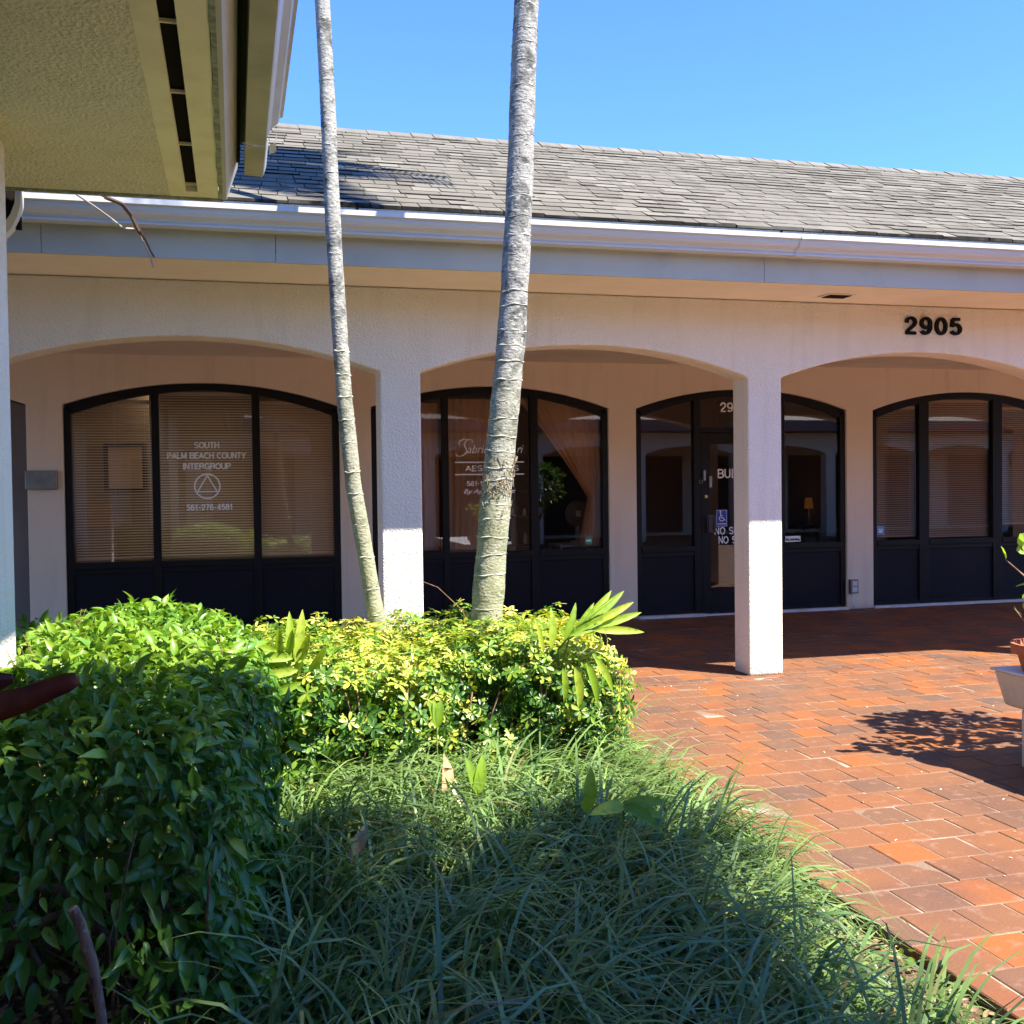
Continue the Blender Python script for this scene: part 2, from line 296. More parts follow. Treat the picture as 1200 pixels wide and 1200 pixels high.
def text_mb(txt, x, y, z, h, width=None, extrude=0.002, bold=0.0, shear=0.0, align='LEFT', face=-1, space=1.0):
    """upright lettering facing -Y with cap height h (metres), baseline z"""
    c = bpy.data.curves.new('lettering', 'FONT'); c.body = txt; c.extrude = extrude; c.offset = bold; c.shear = shear
    c.space_character = space; c.resolution_u = 6
    o = bpy.data.objects.new('lettering', c); COL.objects.link(o)
    dg = bpy.context.evaluated_depsgraph_get(); me = bpy.data.meshes.new_from_object(o.evaluated_get(dg))
    vs = np.array([v.co[:] for v in me.vertices]); fs = [tuple(p.vertices) for p in me.polygons]
    bpy.data.objects.remove(o); bpy.data.curves.remove(c); bpy.data.meshes.remove(me)
    H0 = 0.729; sc = h / H0
    x0, x1 = vs[:, 0].min(), vs[:, 0].max(); sx = sc if width is None else width / (x1 - x0)
    off = {'LEFT': x0, 'CENTER': (x0 + x1) / 2}[align]
    out = [((v[0] - off) * sx + x, y - v[2], v[1] * sc + z) for v in vs]
    m = MB(); m.add(out, fs); return m

def _arc(cx, cz, rx, rz, a0, a1, n=12): return [(cx + rx * math.cos(R(a0 + (a1 - a0) * i / n)), cz + rz * math.sin(R(a0 + (a1 - a0) * i / n))) for i in range(n + 1)]
GL = {' ': (.30, []), '-': (.34, [[(.04, .40), (.30, .40)]]),
 'A': (.70, [[(0, 0), (.35, 1)], [(.35, 1), (.70, 0)], [(.13, .33), (.57, .33)]]),
 'B': (.60, [[(.03, 0), (.03, 1)], [(.03, 1), (.34, 1)] + _arc(.34, .76, .24, .24, 90, -90) + [(.03, .52)], [(.03, .52), (.36, .52)] + _arc(.36, .26, .26, .26, 90, -90) + [(.03, 0)]]),
 'C': (.66, [_arc(.36, .5, .34, .5, 40, 320, 22)]), 'D': (.66, [[(.03, 0), (.03, 1)], [(.03, 1), (.25, 1)] + _arc(.25, .5, .40, .5, 90, -90, 18) + [(.03, 0)]]),
 'E': (.54, [[(.03, 0), (.03, 1)], [(0, 1), (.54, 1)], [(.03, .52), (.50, .52)], [(0, 0), (.56, 0)]]),
 'G': (.70, [_arc(.37, .5, .35, .5, 45, 330, 22), [(.66, .0), (.66, .46)], [(.40, .46), (.68, .46)]]),
 'H': (.62, [[(.03, 0), (.03, 1)], [(.59, 0), (.59, 1)], [(.03, .52), (.59, .52)]]), 'I': (.10, [[(.05, 0), (.05, 1)]]),
 'K': (.62, [[(.03, 0), (.03, 1)], [(.05, .36), (.58, 1)], [(.22, .56), (.62, 0)]]), 'L': (.50, [[(.03, 0), (.03, 1)], [(0, 0), (.52, 0)]]),
 'M': (.74, [[(.03, 0), (.03, 1)], [(.71, 0), (.71, 1)], [(.05, 1), (.37, .05)], [(.37, .05), (.69, 1)]]),
 'N': (.62, [[(.03, 0), (.03, 1)], [(.59, 0), (.59, 1)], [(.05, 1), (.57, 0)]]), 'O': (.72, [_arc(.36, .5, .35, .5, 0, 360, 30)]),
 'P': (.58, [[(.03, 0), (.03, 1)], [(.03, 1), (.32, 1)] + _arc(.32, .73, .25, .27, 90, -90) + [(.03, .46)]]),
 'R': (.62, [[(.03, 0), (.03, 1)], [(.03, 1), (.34, 1)] + _arc(.34, .75, .24, .25, 90, -90) + [(.03, .5)], [(.38, .5), (.54, .34)], [(.54, .36), (.57, 0)]]),
 'S': (.60, [_arc(.30, .75, .26, .25, 25, 250, 14) + _arc(.30, .26, .28, .26, 75, -150, 14)]),
 'T': (.58, [[(.29, 0), (.29, 1)], [(0, 1), (.58, 1)]]), 'U': (.62, [[(.03, 1), (.03, .3)] + _arc(.31, .28, .28, .28, 180, 360) + [(.59, 1)]]),
 'Y': (.62, [[(0, 1), (.31, .42)], [(.62, 1), (.31, .42)], [(.31, .46), (.31, 0)]]),
 '0': (.52, [_arc(.26, .5, .235, .5, 0, 360, 28)]), '1': (.40, [[(.24, 0), (.24, 1)], [(.24, .82), (.06, .74)]]),
 '2': (.52, [_arc(.26, .73, .22, .27, 170, -20, 12) + [(.42, .52), (.12, .18), (.06, .02)], [(.02, 0), (.51, 0)]]),
 '4': (.54, [[(.38, 0), (.38, 1)], [(.38, .98), (.03, .28)], [(0, .27), (.54, .27)]]),
 '5': (.52, [[(.10, 1), (.47, 1)], [(.11, 1), (.06, .48)], [(.06, .50)] + _arc(.25, .33, .235, .31, 135, -155, 16)]),
 '6': (.52, [_arc(.26, .31, .225, .31, 0, 360, 20), [(.035, .34)] + _arc(.29, .60, .25, .40, 170, 40, 10)]),
 '7': (.50, [[(.02, 1), (.49, 1)], [(.47, .98), (.28, .5), (.18, 0)]]),
 '8': (.52, [_arc(.26, .75, .20, .24, 0, 360, 20), _arc(.26, .27, .235, .27, 0, 360, 20)]),
 '9': (.52, [_arc(.26, .69, .225, .31, 0, 360, 20), [(.485, .66)] + _arc(.23, .40, .25, .40, -10, -140, 10)])}
def sans(txt, x, y, z, h, width, wt=.15, depth=0.0016, align='LEFT', gap=.15):
    """plain bold lettering drawn as broad strokes, cap height h, facing -Y"""
    adv = [GL[c][0] for c in txt]; tot = sum(adv) + gap * (len(txt) - 1); sx = width / (tot + wt); sz = h / (1 + 0)
    x0 = x - (width / 2 if align == 'CENTER' else 0) + wt / 2 * sx; m = MB(); cur = 0; ins = wt / 2
    for c, a_ in zip(txt, adv):
        for si, st in enumerate(GL[c][1]):
            p = [(x0 + (cur + q[0]) * sx, z + (ins + q[1] * (1 - wt)) * sz) for q in st]; n = len(p); L_ = []; wv = wt / 2
            closed = n > 12 and math.hypot(p[0][0] - p[-1][0], p[0][1] - p[-1][1]) < 1e-5
            for i in range(n):
                q0, q1 = p[max(i - 1, 0)], p[min(i + 1, n - 1)]
                if closed and i in (0, n - 1): q0, q1 = p[-2], p[1]
                dx, dz = (q1[0] - q0[0]) / sx, (q1[1] - q0[1]) / sz; l_ = math.hypot(dx, dz) or 1
                ex = (0, 0)
                if not closed and n == 2: ex = ((-1 if i == 0 else 1) * dx / l_ * wv * .95 * (abs(dz) < .01 or abs(dx) < .01) * 0, 0)
                e = 0
                if not closed and i in (0, n - 1) and (abs(dx) < .02): e = (wv if i else -wv) * (1 if dz > 0 else 1)
                nx, nz = -dz / l_ * wv, dx / l_ * wv
                px = p[i][0]; pz = p[i][1] + (e * sz * (dz / l_) if e else 0)
                L_ += [(px + nx * sx, pz + nz * sz), (px - nx * sx, pz - nz * sz)]
            yf = y - .00012 * (si + 1) - depth; yb = y
            vs = [(q[0], yf, q[1]) for q in L_] + [(q[0], yb, q[1]) for q in L_]; N2 = len(L_)
            fs = []
            for i in range(n - 1):
                a, b, c_, d = 2 * i, 2 * i + 1, 2 * i + 3, 2 * i + 2; fs += [(a, b, c_, d), (a + N2, d + N2, c_ + N2, b + N2), (a, d, d + N2, a + N2), (b, b + N2, c_ + N2, c_)]
            if not closed: fs += [(0, N2, N2 + 1, 1), (N2 - 2, N2 - 1, 2 * N2 - 1, 2 * N2 - 2)]
            m.add(vs, fs)
        cur += a_ + gap
    return m

def arc_pts(x0, x1, zs, za, n=28):
    """segmental arch from (x0,zs) over apex za to (x1,zs)"""
    hw = (x1 - x0) / 2; rise = za - zs; rad = (hw * hw + rise * rise) / (2 * rise); cx = (x0 + x1) / 2; cz = za - rad
    a = math.asin(hw / rad)
    return [(cx + rad * math.sin(-a + 2 * a * i / n), cz + rad * math.cos(-a + 2 * a * i / n)) for i in range(n + 1)]
def arc_z(x, x0, x1, zs, za):
    hw = (x1 - x0) / 2; rise = za - zs; rad = (hw * hw + rise * rise) / (2 * rise); cx = (x0 + x1) / 2
    return za - rad + math.sqrt(max(rad * rad - (x - cx) ** 2, 0))
def comb(openings, xl, xr, ztop, zs, za, zb=0.0):
    """outline (x,z) of a wall with arched openings that reach the floor"""
    pts = [(xl, zb)]
    for a, b in openings:
        pts.append((a, zb)); pts += arc_pts(a, b, zs, za); pts.append((b, zb))
    pts += [(xr, zb), (xr, ztop), (xl, ztop)]
    return pts

# ------------------------------------------------------------ ground, bed, paving
D1, D2 = 7.78, 11.52
EDGE = 2.16
tag(MB().box(-150, 150, -150, 150, -0.6, -0.09).build('ground', M['ground']), kind='structure')
# soil bed as an uneven sheet
def sheet(x0, x1, y0, y1, nx, ny, z, amp, sc=3.0):
    m = MB(); vs = []
    for j in range(ny + 1):
        for i in range(nx + 1):
            x = x0 + (x1 - x0) * i / nx; y = y0 + (y1 - y0) * j / ny
            vs.append((x, y, z + amp * (math.sin(x * sc * 2.1 + y) * math.cos(y * sc * 1.7 - x * 2) + 0.6 * random.uniform(-1, 1))))
    m.add(vs, [(j * (nx + 1) + i, j * (nx + 1) + i + 1, (j + 1) * (nx + 1) + i + 1, (j + 1) * (nx + 1) + i) for j in range(ny) for i in range(nx)])
    return m
tag(sheet(-8, EDGE - 0.02, -2.5, 7.72, 200, 200, -0.045, 0.012).build('garden_bed_soil', M['soil'], smooth=True), kind='structure')
# paving : clay pavers in running bond, each with its own tone and tilt
def pavers(regs, pw=0.2145, pd=0.227, gap=0.0058, thick=0.055):
    m = MB()
    for (x0, x1, y0, y1, off0) in regs:
        j = 0; y = y0
        while y < y1 - 0.01:
            ye = min(y + pd, y1); x = x0; first = (j + off0) % 2 == 0
            xe = x0 + (pw * 0.5 if first else pw)
            while x < x1 - 0.01:
                xe = min(xe, x1)
                g = gap * 0.5 * random.uniform(0.6, 1.6); b = 0.004
                ax, bx_, ay, by = x + g, xe - g, y + g, ye - g
                t = min(max(0.55 + 0.22 * random.gauss(0, 1), 0), 1)
                if random.random() < 0.07: t = random.uniform(0.85, 1)
                h = [random.uniform(-0.0012, 0.0012) + (random.uniform(-.002, .002)) for _ in range(1)][0]
                tx, ty = random.uniform(-.002, .002), random.uniform(-.002, .002)
                def Z(px, py): return h + (px - (ax + bx_) / 2) * tx * 3 + (py - (ay + by) / 2) * ty * 3
                if bx_ - ax > 0.02 and by - ay > 0.02:
                    top = [(ax + b, ay + b), (bx_ - b, ay + b), (bx_ - b, by - b), (ax + b, by - b)]
                    mid = [(ax, ay), (bx_, ay), (bx_, by), (ax, by)]
                    vs = [(p[0], p[1], Z(*p)) for p in top] + [(p[0], p[1], Z(*p) - b) for p in mid] + [(p[0], p[1], -thick) for p in mid]
                    fs = [(0, 1, 2, 3)] + [(4 + k, 4 + (k + 1) % 4, (k + 1) % 4, k) for k in range(4)] + [(8 + k, 8 + (k + 1) % 4, 4 + (k + 1) % 4, 4 + k) for k in range(4)]
                    m.add(vs, fs, t)
                x = xe; xe = x + pw
            y = ye; j += 1
    return m
tag(pavers([(EDGE, 15.5, -4.2 + 0.0, 7.68, 0), (EDGE, 15.5, 7.68, 7.80, 1), (EDGE, 15.5, 7.80, D2 - 0.005, 1), (-5.0, EDGE, 7.76, D2 - 0.005, 0)]).build('brick_paving', M['brick']), kind='structure')
tag(MB().box(EDGE + 0.004, 15.5, -4.2, D2 - 0.005, -0.08, -0.0030).build('paving_bed', M['sand']), kind='structure')
tag(MB().box(-5, EDGE + 0.002, 7.765, D2 - 0.005, -0.08, -0.0032).build('walkway_bed', M['sand']), kind='structure')

# ------------------------------------------------------------ the arcade building
B = empty('arcade_building', (3, 9, 0))
tag(B, 'long cream stucco building with arched colonnade, grey shingle roof and black 2905 numerals', 'building')
PC = 2.955; cols = [(1.045 + PC * k, 1.345 + PC * k) for k in range(-2, 5)]
openA = [(cols[i][1], cols[i + 1][0]) for i in range(len(cols) - 1)]
MB().prism(comb(openA, -5.2, 13.4, 3.028, 2.41, 2.637), 'y', D1, D1 + 0.27).build('colonnade_wall', M['stucco'], B, bevel=0.014)
openB = [(-4.76, -2.01), (-1.664, 1.101), (1.443, 4.166), (4.505, 7.242), (7.610, 10.345), (10.69, 13.2)]
MB().prism(comb(openB, -5.2, 13.6, 3.02, 2.44, 2.675), 'y', D2, D2 + 0.2).build('back_wall', M['stucco_in'], B, bevel=0.01)
MB().box(-5.2, 13.6, D1 + 0.27, D2, 2.955, 3.02).build('corridor_ceiling', M['paint_soffit'], B)
sf = MB(); sf.add([(-5.2, 6.948, 3.005), (13.4, 6.948, 3.005), (13.4, D1 - .002, 3.027), (-5.2, D1 - .002, 3.027)], [(0, 1, 2, 3)])
sf.add([(-5.2, 6.948, 3.05), (13.4, 6.948, 3.05), (13.4, D1 + .2, 3.05), (-5.2, D1 + .2, 3.05)], [(0, 1, 2, 3)])
sf.build('soffit', M['paint_soffit'], B)
fa = MB(); xs = [-5.2, -1.1, 0.28, 3.7, 7.3, 10.6, 13.4]
for i in range(len(xs) - 1): fa.box(xs[i] + 0.002, xs[i + 1] - 0.002, 6.93, 6.95, 2.995 + 0.001 * (i % 2), 3.325)
fa.box(-5.2, 13.4, 6.906, 6.93, 3.165, 3.33)
fa.build('fascia', M['fascia'], B)
gp = [(6.903, 3.335), (6.903, 3.17), (6.892, 3.166), (6.797, 3.166), (6.794, 3.178), (6.802, 3.181), (6.785, 3.20), (6.752, 3.215), (6.733, 3.235), (6.728, 3.258), (6.703, 3.264), (6.700, 3.295), (6.728, 3.297), (6.730, 3.290)]
gb = MB()
for a, b in ((-5.2, 0.62), (0.62, 3.9), (3.9, 8.2), (8.2, 13.4)):
    gb.strip(gp, 'x', a, b)
for xx in (0.62, 3.9, 8.2): gb.strip([(y - .004 if y < 6.88 else y, z - .003) for y, z in gp[1:12]], 'x', xx - 0.03, xx + 0.03)
gb.build('gutter', M['gutter'], B)
RE, RZ, RS = 6.83, 3.362, 0.5; RR = 9.6
dr = MB()
x = -5.2
while x < 13.4:
    dr.add([(x, 6.872, 3.285), (x + 2.98, 6.872, 3.285), (x + 2.98, 6.838, 3.353), (x, 6.838, 3.353)], [(0, 1, 2, 3)]); x += 3.0
dr.build('drip_edge', M['drip'], B)
# roof deck + shingle courses
deck = MB(); rz = lambda y: RZ + RS * (y - RE)
deck.prism([(RE, RZ - .012), (RR, rz(RR) - .012), (RR + 0.3, rz(RR) - .02), (RR + .3, 3.35), (RE, 3.345)], 'x', -5.2, 13.4)
deck.box(-5.2, 13.6, RR + 0.3, 18, 3.06, 4.6)
roof = deck.build('roof', M['void'], B)
sh = MB(); nrow = 22; L = (RR - RE) / nrow
for r in range(nrow):
    y0 = RE + r * L; x = -5.2 - random.uniform(0, .3) - 0.11 * r % 0.3
    while x < 13.4:
        wd = random.choice([0.12, 0.16, 0.20, 0.24, 0.28]); x1 = min(x + wd, 13.4); 
        thick = random.choice([0.005, 0.008, 0.012]); dy = random.choice([0, 0, 0.004, -0.006, 0.012])
        ya, yb = y0 + dy, y0 + L + 0.02
        t = min(max(random.gauss(0.55, 0.22), 0), 1); g = 0.003
        za, zb = rz(ya), rz(yb) - 0.004
        vs = [(x + g, ya, za + thick), (x1 - g, ya, za + thick), (x1 - g, yb, zb + .004), (x + g, yb, zb + .004), (x + g, ya, za - .012), (x1 - g, ya, za - .012), (x1 - g, yb, zb - .01), (x + g, yb, zb - .01)]
        sh.add(vs, [(0, 1, 2, 3)], min(max(t, .30), .9)); sh.add(vs, [(4, 5, 1, 0), (5, 6, 2, 1), (7, 4, 0, 3)], 0.0)
        x = x1
shn = sh.build('shingles', M['shingle'], roof)
rc = MB(); x = -5.2; zr = rz(RR)
while x < 13.4:
    k = random.uniform(0, .006)
    rc.add([(x, RR - .13, zr - .05 + k), (x + .21, RR - .13, zr - .055 + k), (x + .21, RR + .01, zr + .02 + k), (x, RR + .01, zr + .026 + k), (x, RR + .15, zr - .03), (x + .21, RR + .15, zr - .03),
            (x, RR - .13, zr - .065), (x + .21, RR - .13, zr - .065)], [(0, 1, 2, 3), (3, 2, 5, 4), (6, 7, 1, 0)], random.uniform(.6, 1)); x += 0.2
rc.build('ridge_cap', M['shingle'], roof)
# numerals
for ch, x in zip('2905', (5.430, 5.575, 5.722, 5.866)):
    sans(ch, x, D1 - 0.0005, 2.785, 0.150, 0.128, wt=.165, depth=.022).build('numeral', M['black'], B)
# soffit vent
v = MB(); v.box(4.46, 4.70, 7.33, 7.50, 3.008, 3.012); vent = v.build('soffit_vent', M['paint_soffit'], B)
v = MB(); v.box(4.485, 4.675, 7.35, 7.48, 3.004, 3.0075); v.build('vent_grille', M['void'], vent)

# windows --------------------------------------------------
ZS, ZA, SILL0, SILL1 = 2.44, 2.675, 0.765, 0.83
FY = D2 + 0.03
def window(x0, x1, mull, fw=0.07, base=True, door=None, first_label=None):
    W = empty('window', ((x0 + x1) / 2, FY, 0)); W.parent = B; W.matrix_parent_inverse = world_of(B).inverted()
    f = MB(); ya, yb = FY, FY + 0.09
    # arched head
    o = arc_pts(x0 + .003, x1 - .003, ZS - .002, ZA - .003); ih = 0.075
    i_ = [(x0 + fw + (p[0] - x0) * (x1 - x0 - 2 * fw) / (x1 - x0), arc_z(p[0], x0, x1, ZS, ZA) - ih - 0.012 * abs(p[0] - (x0 + x1) / 2)) for p in o]
    i_[0] = (x0 + fw, i_[0][1]); i_[-1] = (x1 - fw, i_[-1][1])
    n = len(o)
    vs = [(p[0], ya, p[1]) for p in o] + [(p[0], ya, p[1]) for p in i_] + [(p[0], yb, p[1]) for p in o] + [(p[0], yb, p[1]) for p in i_]
    fs = []
    for k in range(n - 1): fs += [(n + k, n + k + 1, k + 1, k), (3 * n + k, 3 * n + k + 1, n + k + 1, n + k)]
    f.add(vs, fs)
    f.box(x0 + .003, x0 + fw, ya, yb, 0.03, i_[0][1] + .07); f.box(x1 - fw, x1 - .003, ya, yb, 0.03, i_[-1][1] + .07)
    xs = [x0 + fw] + [m for m in mull] + [x1 - fw]
    for a, b in mull:
        zt = min(arc_z(a, x0, x1, ZS, ZA), arc_z(b, x0, x1, ZS, ZA)) - 0.03
        f.box(a, b, ya - .004, yb, 0.03, zt)
    edges = [x0 + fw]
    for a, b in mull: edges += [a, b]
    edges += [x1 - fw]
    spans = [(edges[i], edges[i + 1]) for i in range(0, len(edges), 2)]
    for si, (a, b) in enumerate(spans):
        if door == si: continue
        f.box(a, b, ya - .012, yb, SILL0, SILL1); f.box(a, b, ya + .002, yb, 0.03, 0.075)
        f.box(a, b, ya + .004, ya + .03, 0.71, SILL0)
    fr = f.build('frame', M['frame'], W, bevel=0.004)
    for si, (a, b) in enumerate(spans):
        if door != si:
            p = MB(); p.box(a, b, ya + 0.02, ya + 0.05, 0.07, 0.712); p.build('panel', M['panel'], W)
            zb = SILL1
        else: zb = 2.22
        g = MB(); cur = [(a, zb)]
        N = 10
        for k in range(N + 1):
            xx = b + (a - b) * k / N
            cur.append((xx, arc_z(xx, x0, x1, ZS, ZA) - ih + 0.015))
        cur.insert(1, (b, zb))
        g.add([(q[0], ya + 0.035, q[1]) for q in cur], [tuple(range(len(cur)))])
        g.build('pane', M['glass'], W)
    if base:
        s_ = MB(); 
        if door is None: s_.box(x0 - .0, x1 + .0, D2 - 0.035, yb, 0.001, 0.03)
        else:
            a, b = spans[door]; s_.box(x0, a + .02, D2 - .05, yb, 0.001, 0.032); s_.box(b - .02, x1, D2 - .035, yb, 0.001, 0.032); s_.box(a + .02, b - .02, D2 - .01, yb, 0.001, 0.02)
        s_.build('sill', M['sill'], W)
    return W, spans
winA, spA = window(-1.664, 1.101, [(-0.82, -0.745), (0.19, 0.27)])
winB, spB = window(1.443, 4.166, [(2.23, 2.30), (3.24, 3.33)])
winC, spC = window(4.505, 7.242, [(5.235, 5.325), (6.33, 6.42)], door=1)
winD, spD = window(7.610, 10.345, [(8.28, 8.42), (9.36, 9.50)])
winE, spE = window(10.69, 13.2, [(11.4, 11.48), (12.4, 12.48)])
# grey-brown door leaf in the first bay
sd = MB(); sd.prism([(-4.74, 0.02), (-2.012, 0.02)] + [(p[0], p[1] - 0.01) for p in arc_pts(-4.74, -2.02, ZS, ZA)][::-1], 'y', D2 + 0.05, D2 + 0.09)
sd.build('service_door', M['door_panel'], B)

# entrance door
DR = empty('door', (5.83, FY, 0)); DR.parent = B; DR.matrix_parent_inverse = world_of(B).inverted()
d = MB(); a, b = 5.33, 6.325; ya, yb = FY + 0.002, FY + 0.05
d.box(a, a + .115, ya, yb, 0.03, 2.16); d.box(b - .115, b, ya, yb, 0.03, 2.16); d.box(a + .115, b - .115, ya, yb, 0.03, 0.27); d.box(a + .115, b - .115, ya, yb, 2.03, 2.16)
d.box(a, b, ya, yb + .02, 2.165, 2.225)
d.build('leaf', M['frame'], DR, bevel=0.004)
MB().add([(a + .11, FY + .03, .26), (b - .11, FY + .03, .26), (b - .11, FY + .03, 2.04), (a + .11, FY + .03, 2.04)], [(0, 1, 2, 3)]).build('pane', M['glass'], DR)
h = MB(); h.box(5.385, 5.495, ya - .03, ya - .001, 0.985, 1.19); h.box(5.40, 5.41, ya - .045, ya - .03, 1.0, 1.175); h.box(5.47, 5.48, ya - .045, ya - .03, 1.0, 1.175); h.box(5.41, 5.47, ya - .045, ya - .03, 1.163, 1.175)
h.build('handle', M['steel_dark'], DR)
l_ = MB(); l_.tube([(5.385, ya - .016, 1.41), (5.385, ya - .001, 1.41)], 0.02, 16); l_.build('lock', M['brass'], DR)
k = MB(); k.box(5.345, 5.375, ya - .03, ya - .001, 1.60, 1.72); k.box(5.42, 5.455, ya - .03, ya - .001, 1.52, 1.65)
k.tube([(5.31 + .02 * math.cos(t), ya - .03, 1.585 + .02 * math.sin(t)) for t in np.linspace(0, 6.28, 14)], 0.005, 6)
for q in range(6): k.box(5.35, 5.358, ya - .034, ya - .03, 1.61 + q * .018, 1.62 + q * .018)
k.build('lockbox', M['steel'], DR)
# lettering on the glass
GY = FY + 0.03
def letters(name, items, parent, m='white'):
    mb = MB()
    for (txt, x, z, hh, kw) in items:
        t = text_mb(txt, x, GY - 0.002, z, hh, extrude=0.0008, **kw); mb.add(t.v, t.f)
    return mb.build(name, M[m], parent)
AX = -0.275
for txt, z, wd_ in (('SOUTH', 1.997, .26), ('PALM BEACH COUNTY', 1.887, .80), ('INTERGROUP', 1.776, .49), ('561-276-4581', 1.347, .475)):
    sans(txt, AX + (.02 if txt[0] == '5' else 0), GY - .001, z, .068, wd_, align='CENTER', wt=.20).build('lettering', M['white'], winA)
em = MB(); cz, cr = 1.60, 0.135
for rr, ng, a0, wd in ((cr, 48, 0, .016), (0.128, 3, math.pi / 2, .022)):
    o = [(AX + rr * math.cos(a0 + 2 * math.pi * i / ng), cz + rr * math.sin(a0 + 2 * math.pi * i / ng)) for i in range(ng)]
    ri = rr - wd if ng > 3 else rr - wd * 1.35
    q = [(AX + ri * math.cos(a0 + 2 * math.pi * i / ng), cz + ri * math.sin(a0 + 2 * math.pi * i / ng)) for i in range(ng)]
    em.add([(p[0], GY - .002 - (.0006 if ng == 3 else 0), p[1]) for p in o + q], [(i, (i + 1) % ng, ng + (i + 1) % ng, ng + i) for i in range(ng)])
em.build('emblem', M['white'], winA)
# window B lettering : script name with a swash S, two rules, AESTHETICS
GB = MB()
def stroke(mb, pts, wds, y):
    """flat calligraphic stroke in the x-z plane"""
    vs = []; n = len(pts)
    for i, p in enumerate(pts):
        q0, q1 = pts[max(i - 1, 0)], pts[min(i + 1, n - 1)]; dx, dz = q1[0] - q0[0], q1[1] - q0[1]; L_ = math.hypot(dx, dz) or 1
        nx, nz = -dz / L_, dx / L_; w_ = wds[i] / 2; vs += [(p[0] + nx * w_, y, p[1] + nz * w_), (p[0] - nx * w_, y, p[1] - nz * w_)]
    mb.add(vs, [(2 * i, 2 * i + 1, 2 * i + 3, 2 * i + 2) for i in range(n - 1)])
def bez(ctrl, n=30):
    c = [Vector((p[0], p[1])) for p in ctrl]; out = []
    segs = len(c) - 1
    for i in range(segs):
        p0 = c[max(i - 1, 0)]; p1 = c[i]; p2 = c[i + 1]; p3 = c[min(i + 2, segs)]
        for k in range(8):
            t = k / 8; out.append(0.5 * ((2 * p1) + (p2 - p0) * t + (2 * p0 - 5 * p1 + 4 * p2 - p3) * t * t + (3 * p1 - p0 - 3 * p2 + p3) * t ** 3))
    out.append(c[-1]); return [(q.x, q.y) for q in out]
pxy = lambda L_: [(2.38 + (a_ - 300) * .00114, 2.085 - (b_ - 285) * .00114) for a_, b_ in L_]
for L_ in ([(466, 322), (474, 300), (448, 282), (415, 292), (396, 318), (394, 344), (408, 370), (414, 396), (394, 426), (350, 446), (314, 438), (303, 416)], [(430, 285), (385, 282), (350, 298), (340, 322), (352, 336)]):
    S = bez(pxy(L_)); stroke(GB, S, [0.005 + 0.010 * math.sin(math.pi * i / (len(S) - 1)) ** 2 for i in range(len(S))], GY - .0025 - .0003 * len(L_) / 12); GB.build('lettering', M['white'], winB); GB = MB()
for_done = 1
for txt, x, z, hh, kw in [('abrina', 2.515, 1.935, 0.10, dict(width=.30, shear=.35)), ('ri', 3.09, 1.935, 0.10, dict(width=.075, shear=.35)),
                                                    ('By Appointment', 2.47, 1.485, 0.052, dict(width=.60, shear=.3, bold=.012))]:
    text_mb(txt, x, GY - 0.002, z, hh, extrude=0.0008, **kw).build('lettering', M['white'], winB)
sans('AESTHETICS', 2.49, GY - .001, 1.732, .066, .62).build('lettering', M['white'], winB); sans('561-9', 2.505, GY - .001, 1.565, .06, .20).build('lettering', M['white'], winB)
GB.box(2.375, 3.17, GY - .004, GY - .0015, 1.826, 1.840); GB.build('rule_line', M['white'], winB); GB = MB(); GB.box(2.375, 3.17, GY - .004, GY - .0015, 1.690, 1.704)
GB.build('rule_line', M['white'], winB)
oc = MB(); oc.prism([(3.93 + .047 * math.cos(math.pi / 8 + i * math.pi / 4), 0.925 + .05 * math.sin(math.pi / 8 + i * math.pi / 4)) for i in range(8)], 'y', GY - .004, GY - .002)
st = oc.build('sticker', M['green_st'], winB)
MB().box(3.90, 3.96, GY - .006, GY - .0042, .915, .935).build('sticker_mark', M['white'], winB)
# window C transom number and door lettering
sans('2905', 5.585, GY - .001, 2.41, .115, .36).build('lettering', M['white'], winC)
for txt, x, z, hh, wd_ in (('BUILDING', 5.55, 1.625, .11, .60), ('NO SOLICITING', 5.505, .955, .09, .74), ('NO SMOKING', 5.555, .845, .09, .60)):
    sans(txt, x, GY - .001, z, hh, wd_, gap=.2).build('lettering', M['white'], DR)
bs = MB(); bs.box(5.53, 5.67, GY - .004, GY - .0015, 1.05, 1.25); bsg = bs.build('access_sign', M['blue'], DR)
wc = MB(); 
stroke(wc, [(5.583, 1.215), (5.588, 1.175), (5.592, 1.155), (5.622, 1.153), (5.634, 1.128), (5.645, 1.131)], [.010] * 6, GY - .0055)
stroke(wc, [(5.588, 1.183), (5.612, 1.181)], [.009] * 2, GY - .0055)
wc.add([(5.583 + .010 * math.cos(t), GY - .0055, 1.226 + .010 * math.sin(t)) for t in np.linspace(0, 2 * math.pi, 12, endpoint=False)], [tuple(range(12))])
arcp = [(5.600 + .032 * math.cos(t), 1.148 + .032 * math.sin(t)) for t in np.linspace(R(140), R(345), 18)]
stroke(wc, arcp, [.009] * 18, GY - .0055)
fr_ = [(5.535, 1.245), (5.665, 1.245), (5.665, 1.055), (5.535, 1.055), (5.535, 1.245)]
for i in range(4): stroke(wc, [fr_[i], fr_[i + 1]], [.004, .004], GY - .0052)
wc.box(5.545, 5.655, GY - .006, GY - .005, 1.078, 1.086)
wc.build('access_symbol', M['white'], DR)
ws = MB(); ws.box(6.30 + .125, 6.62, FY - .003, FY + .012, .845, .925)
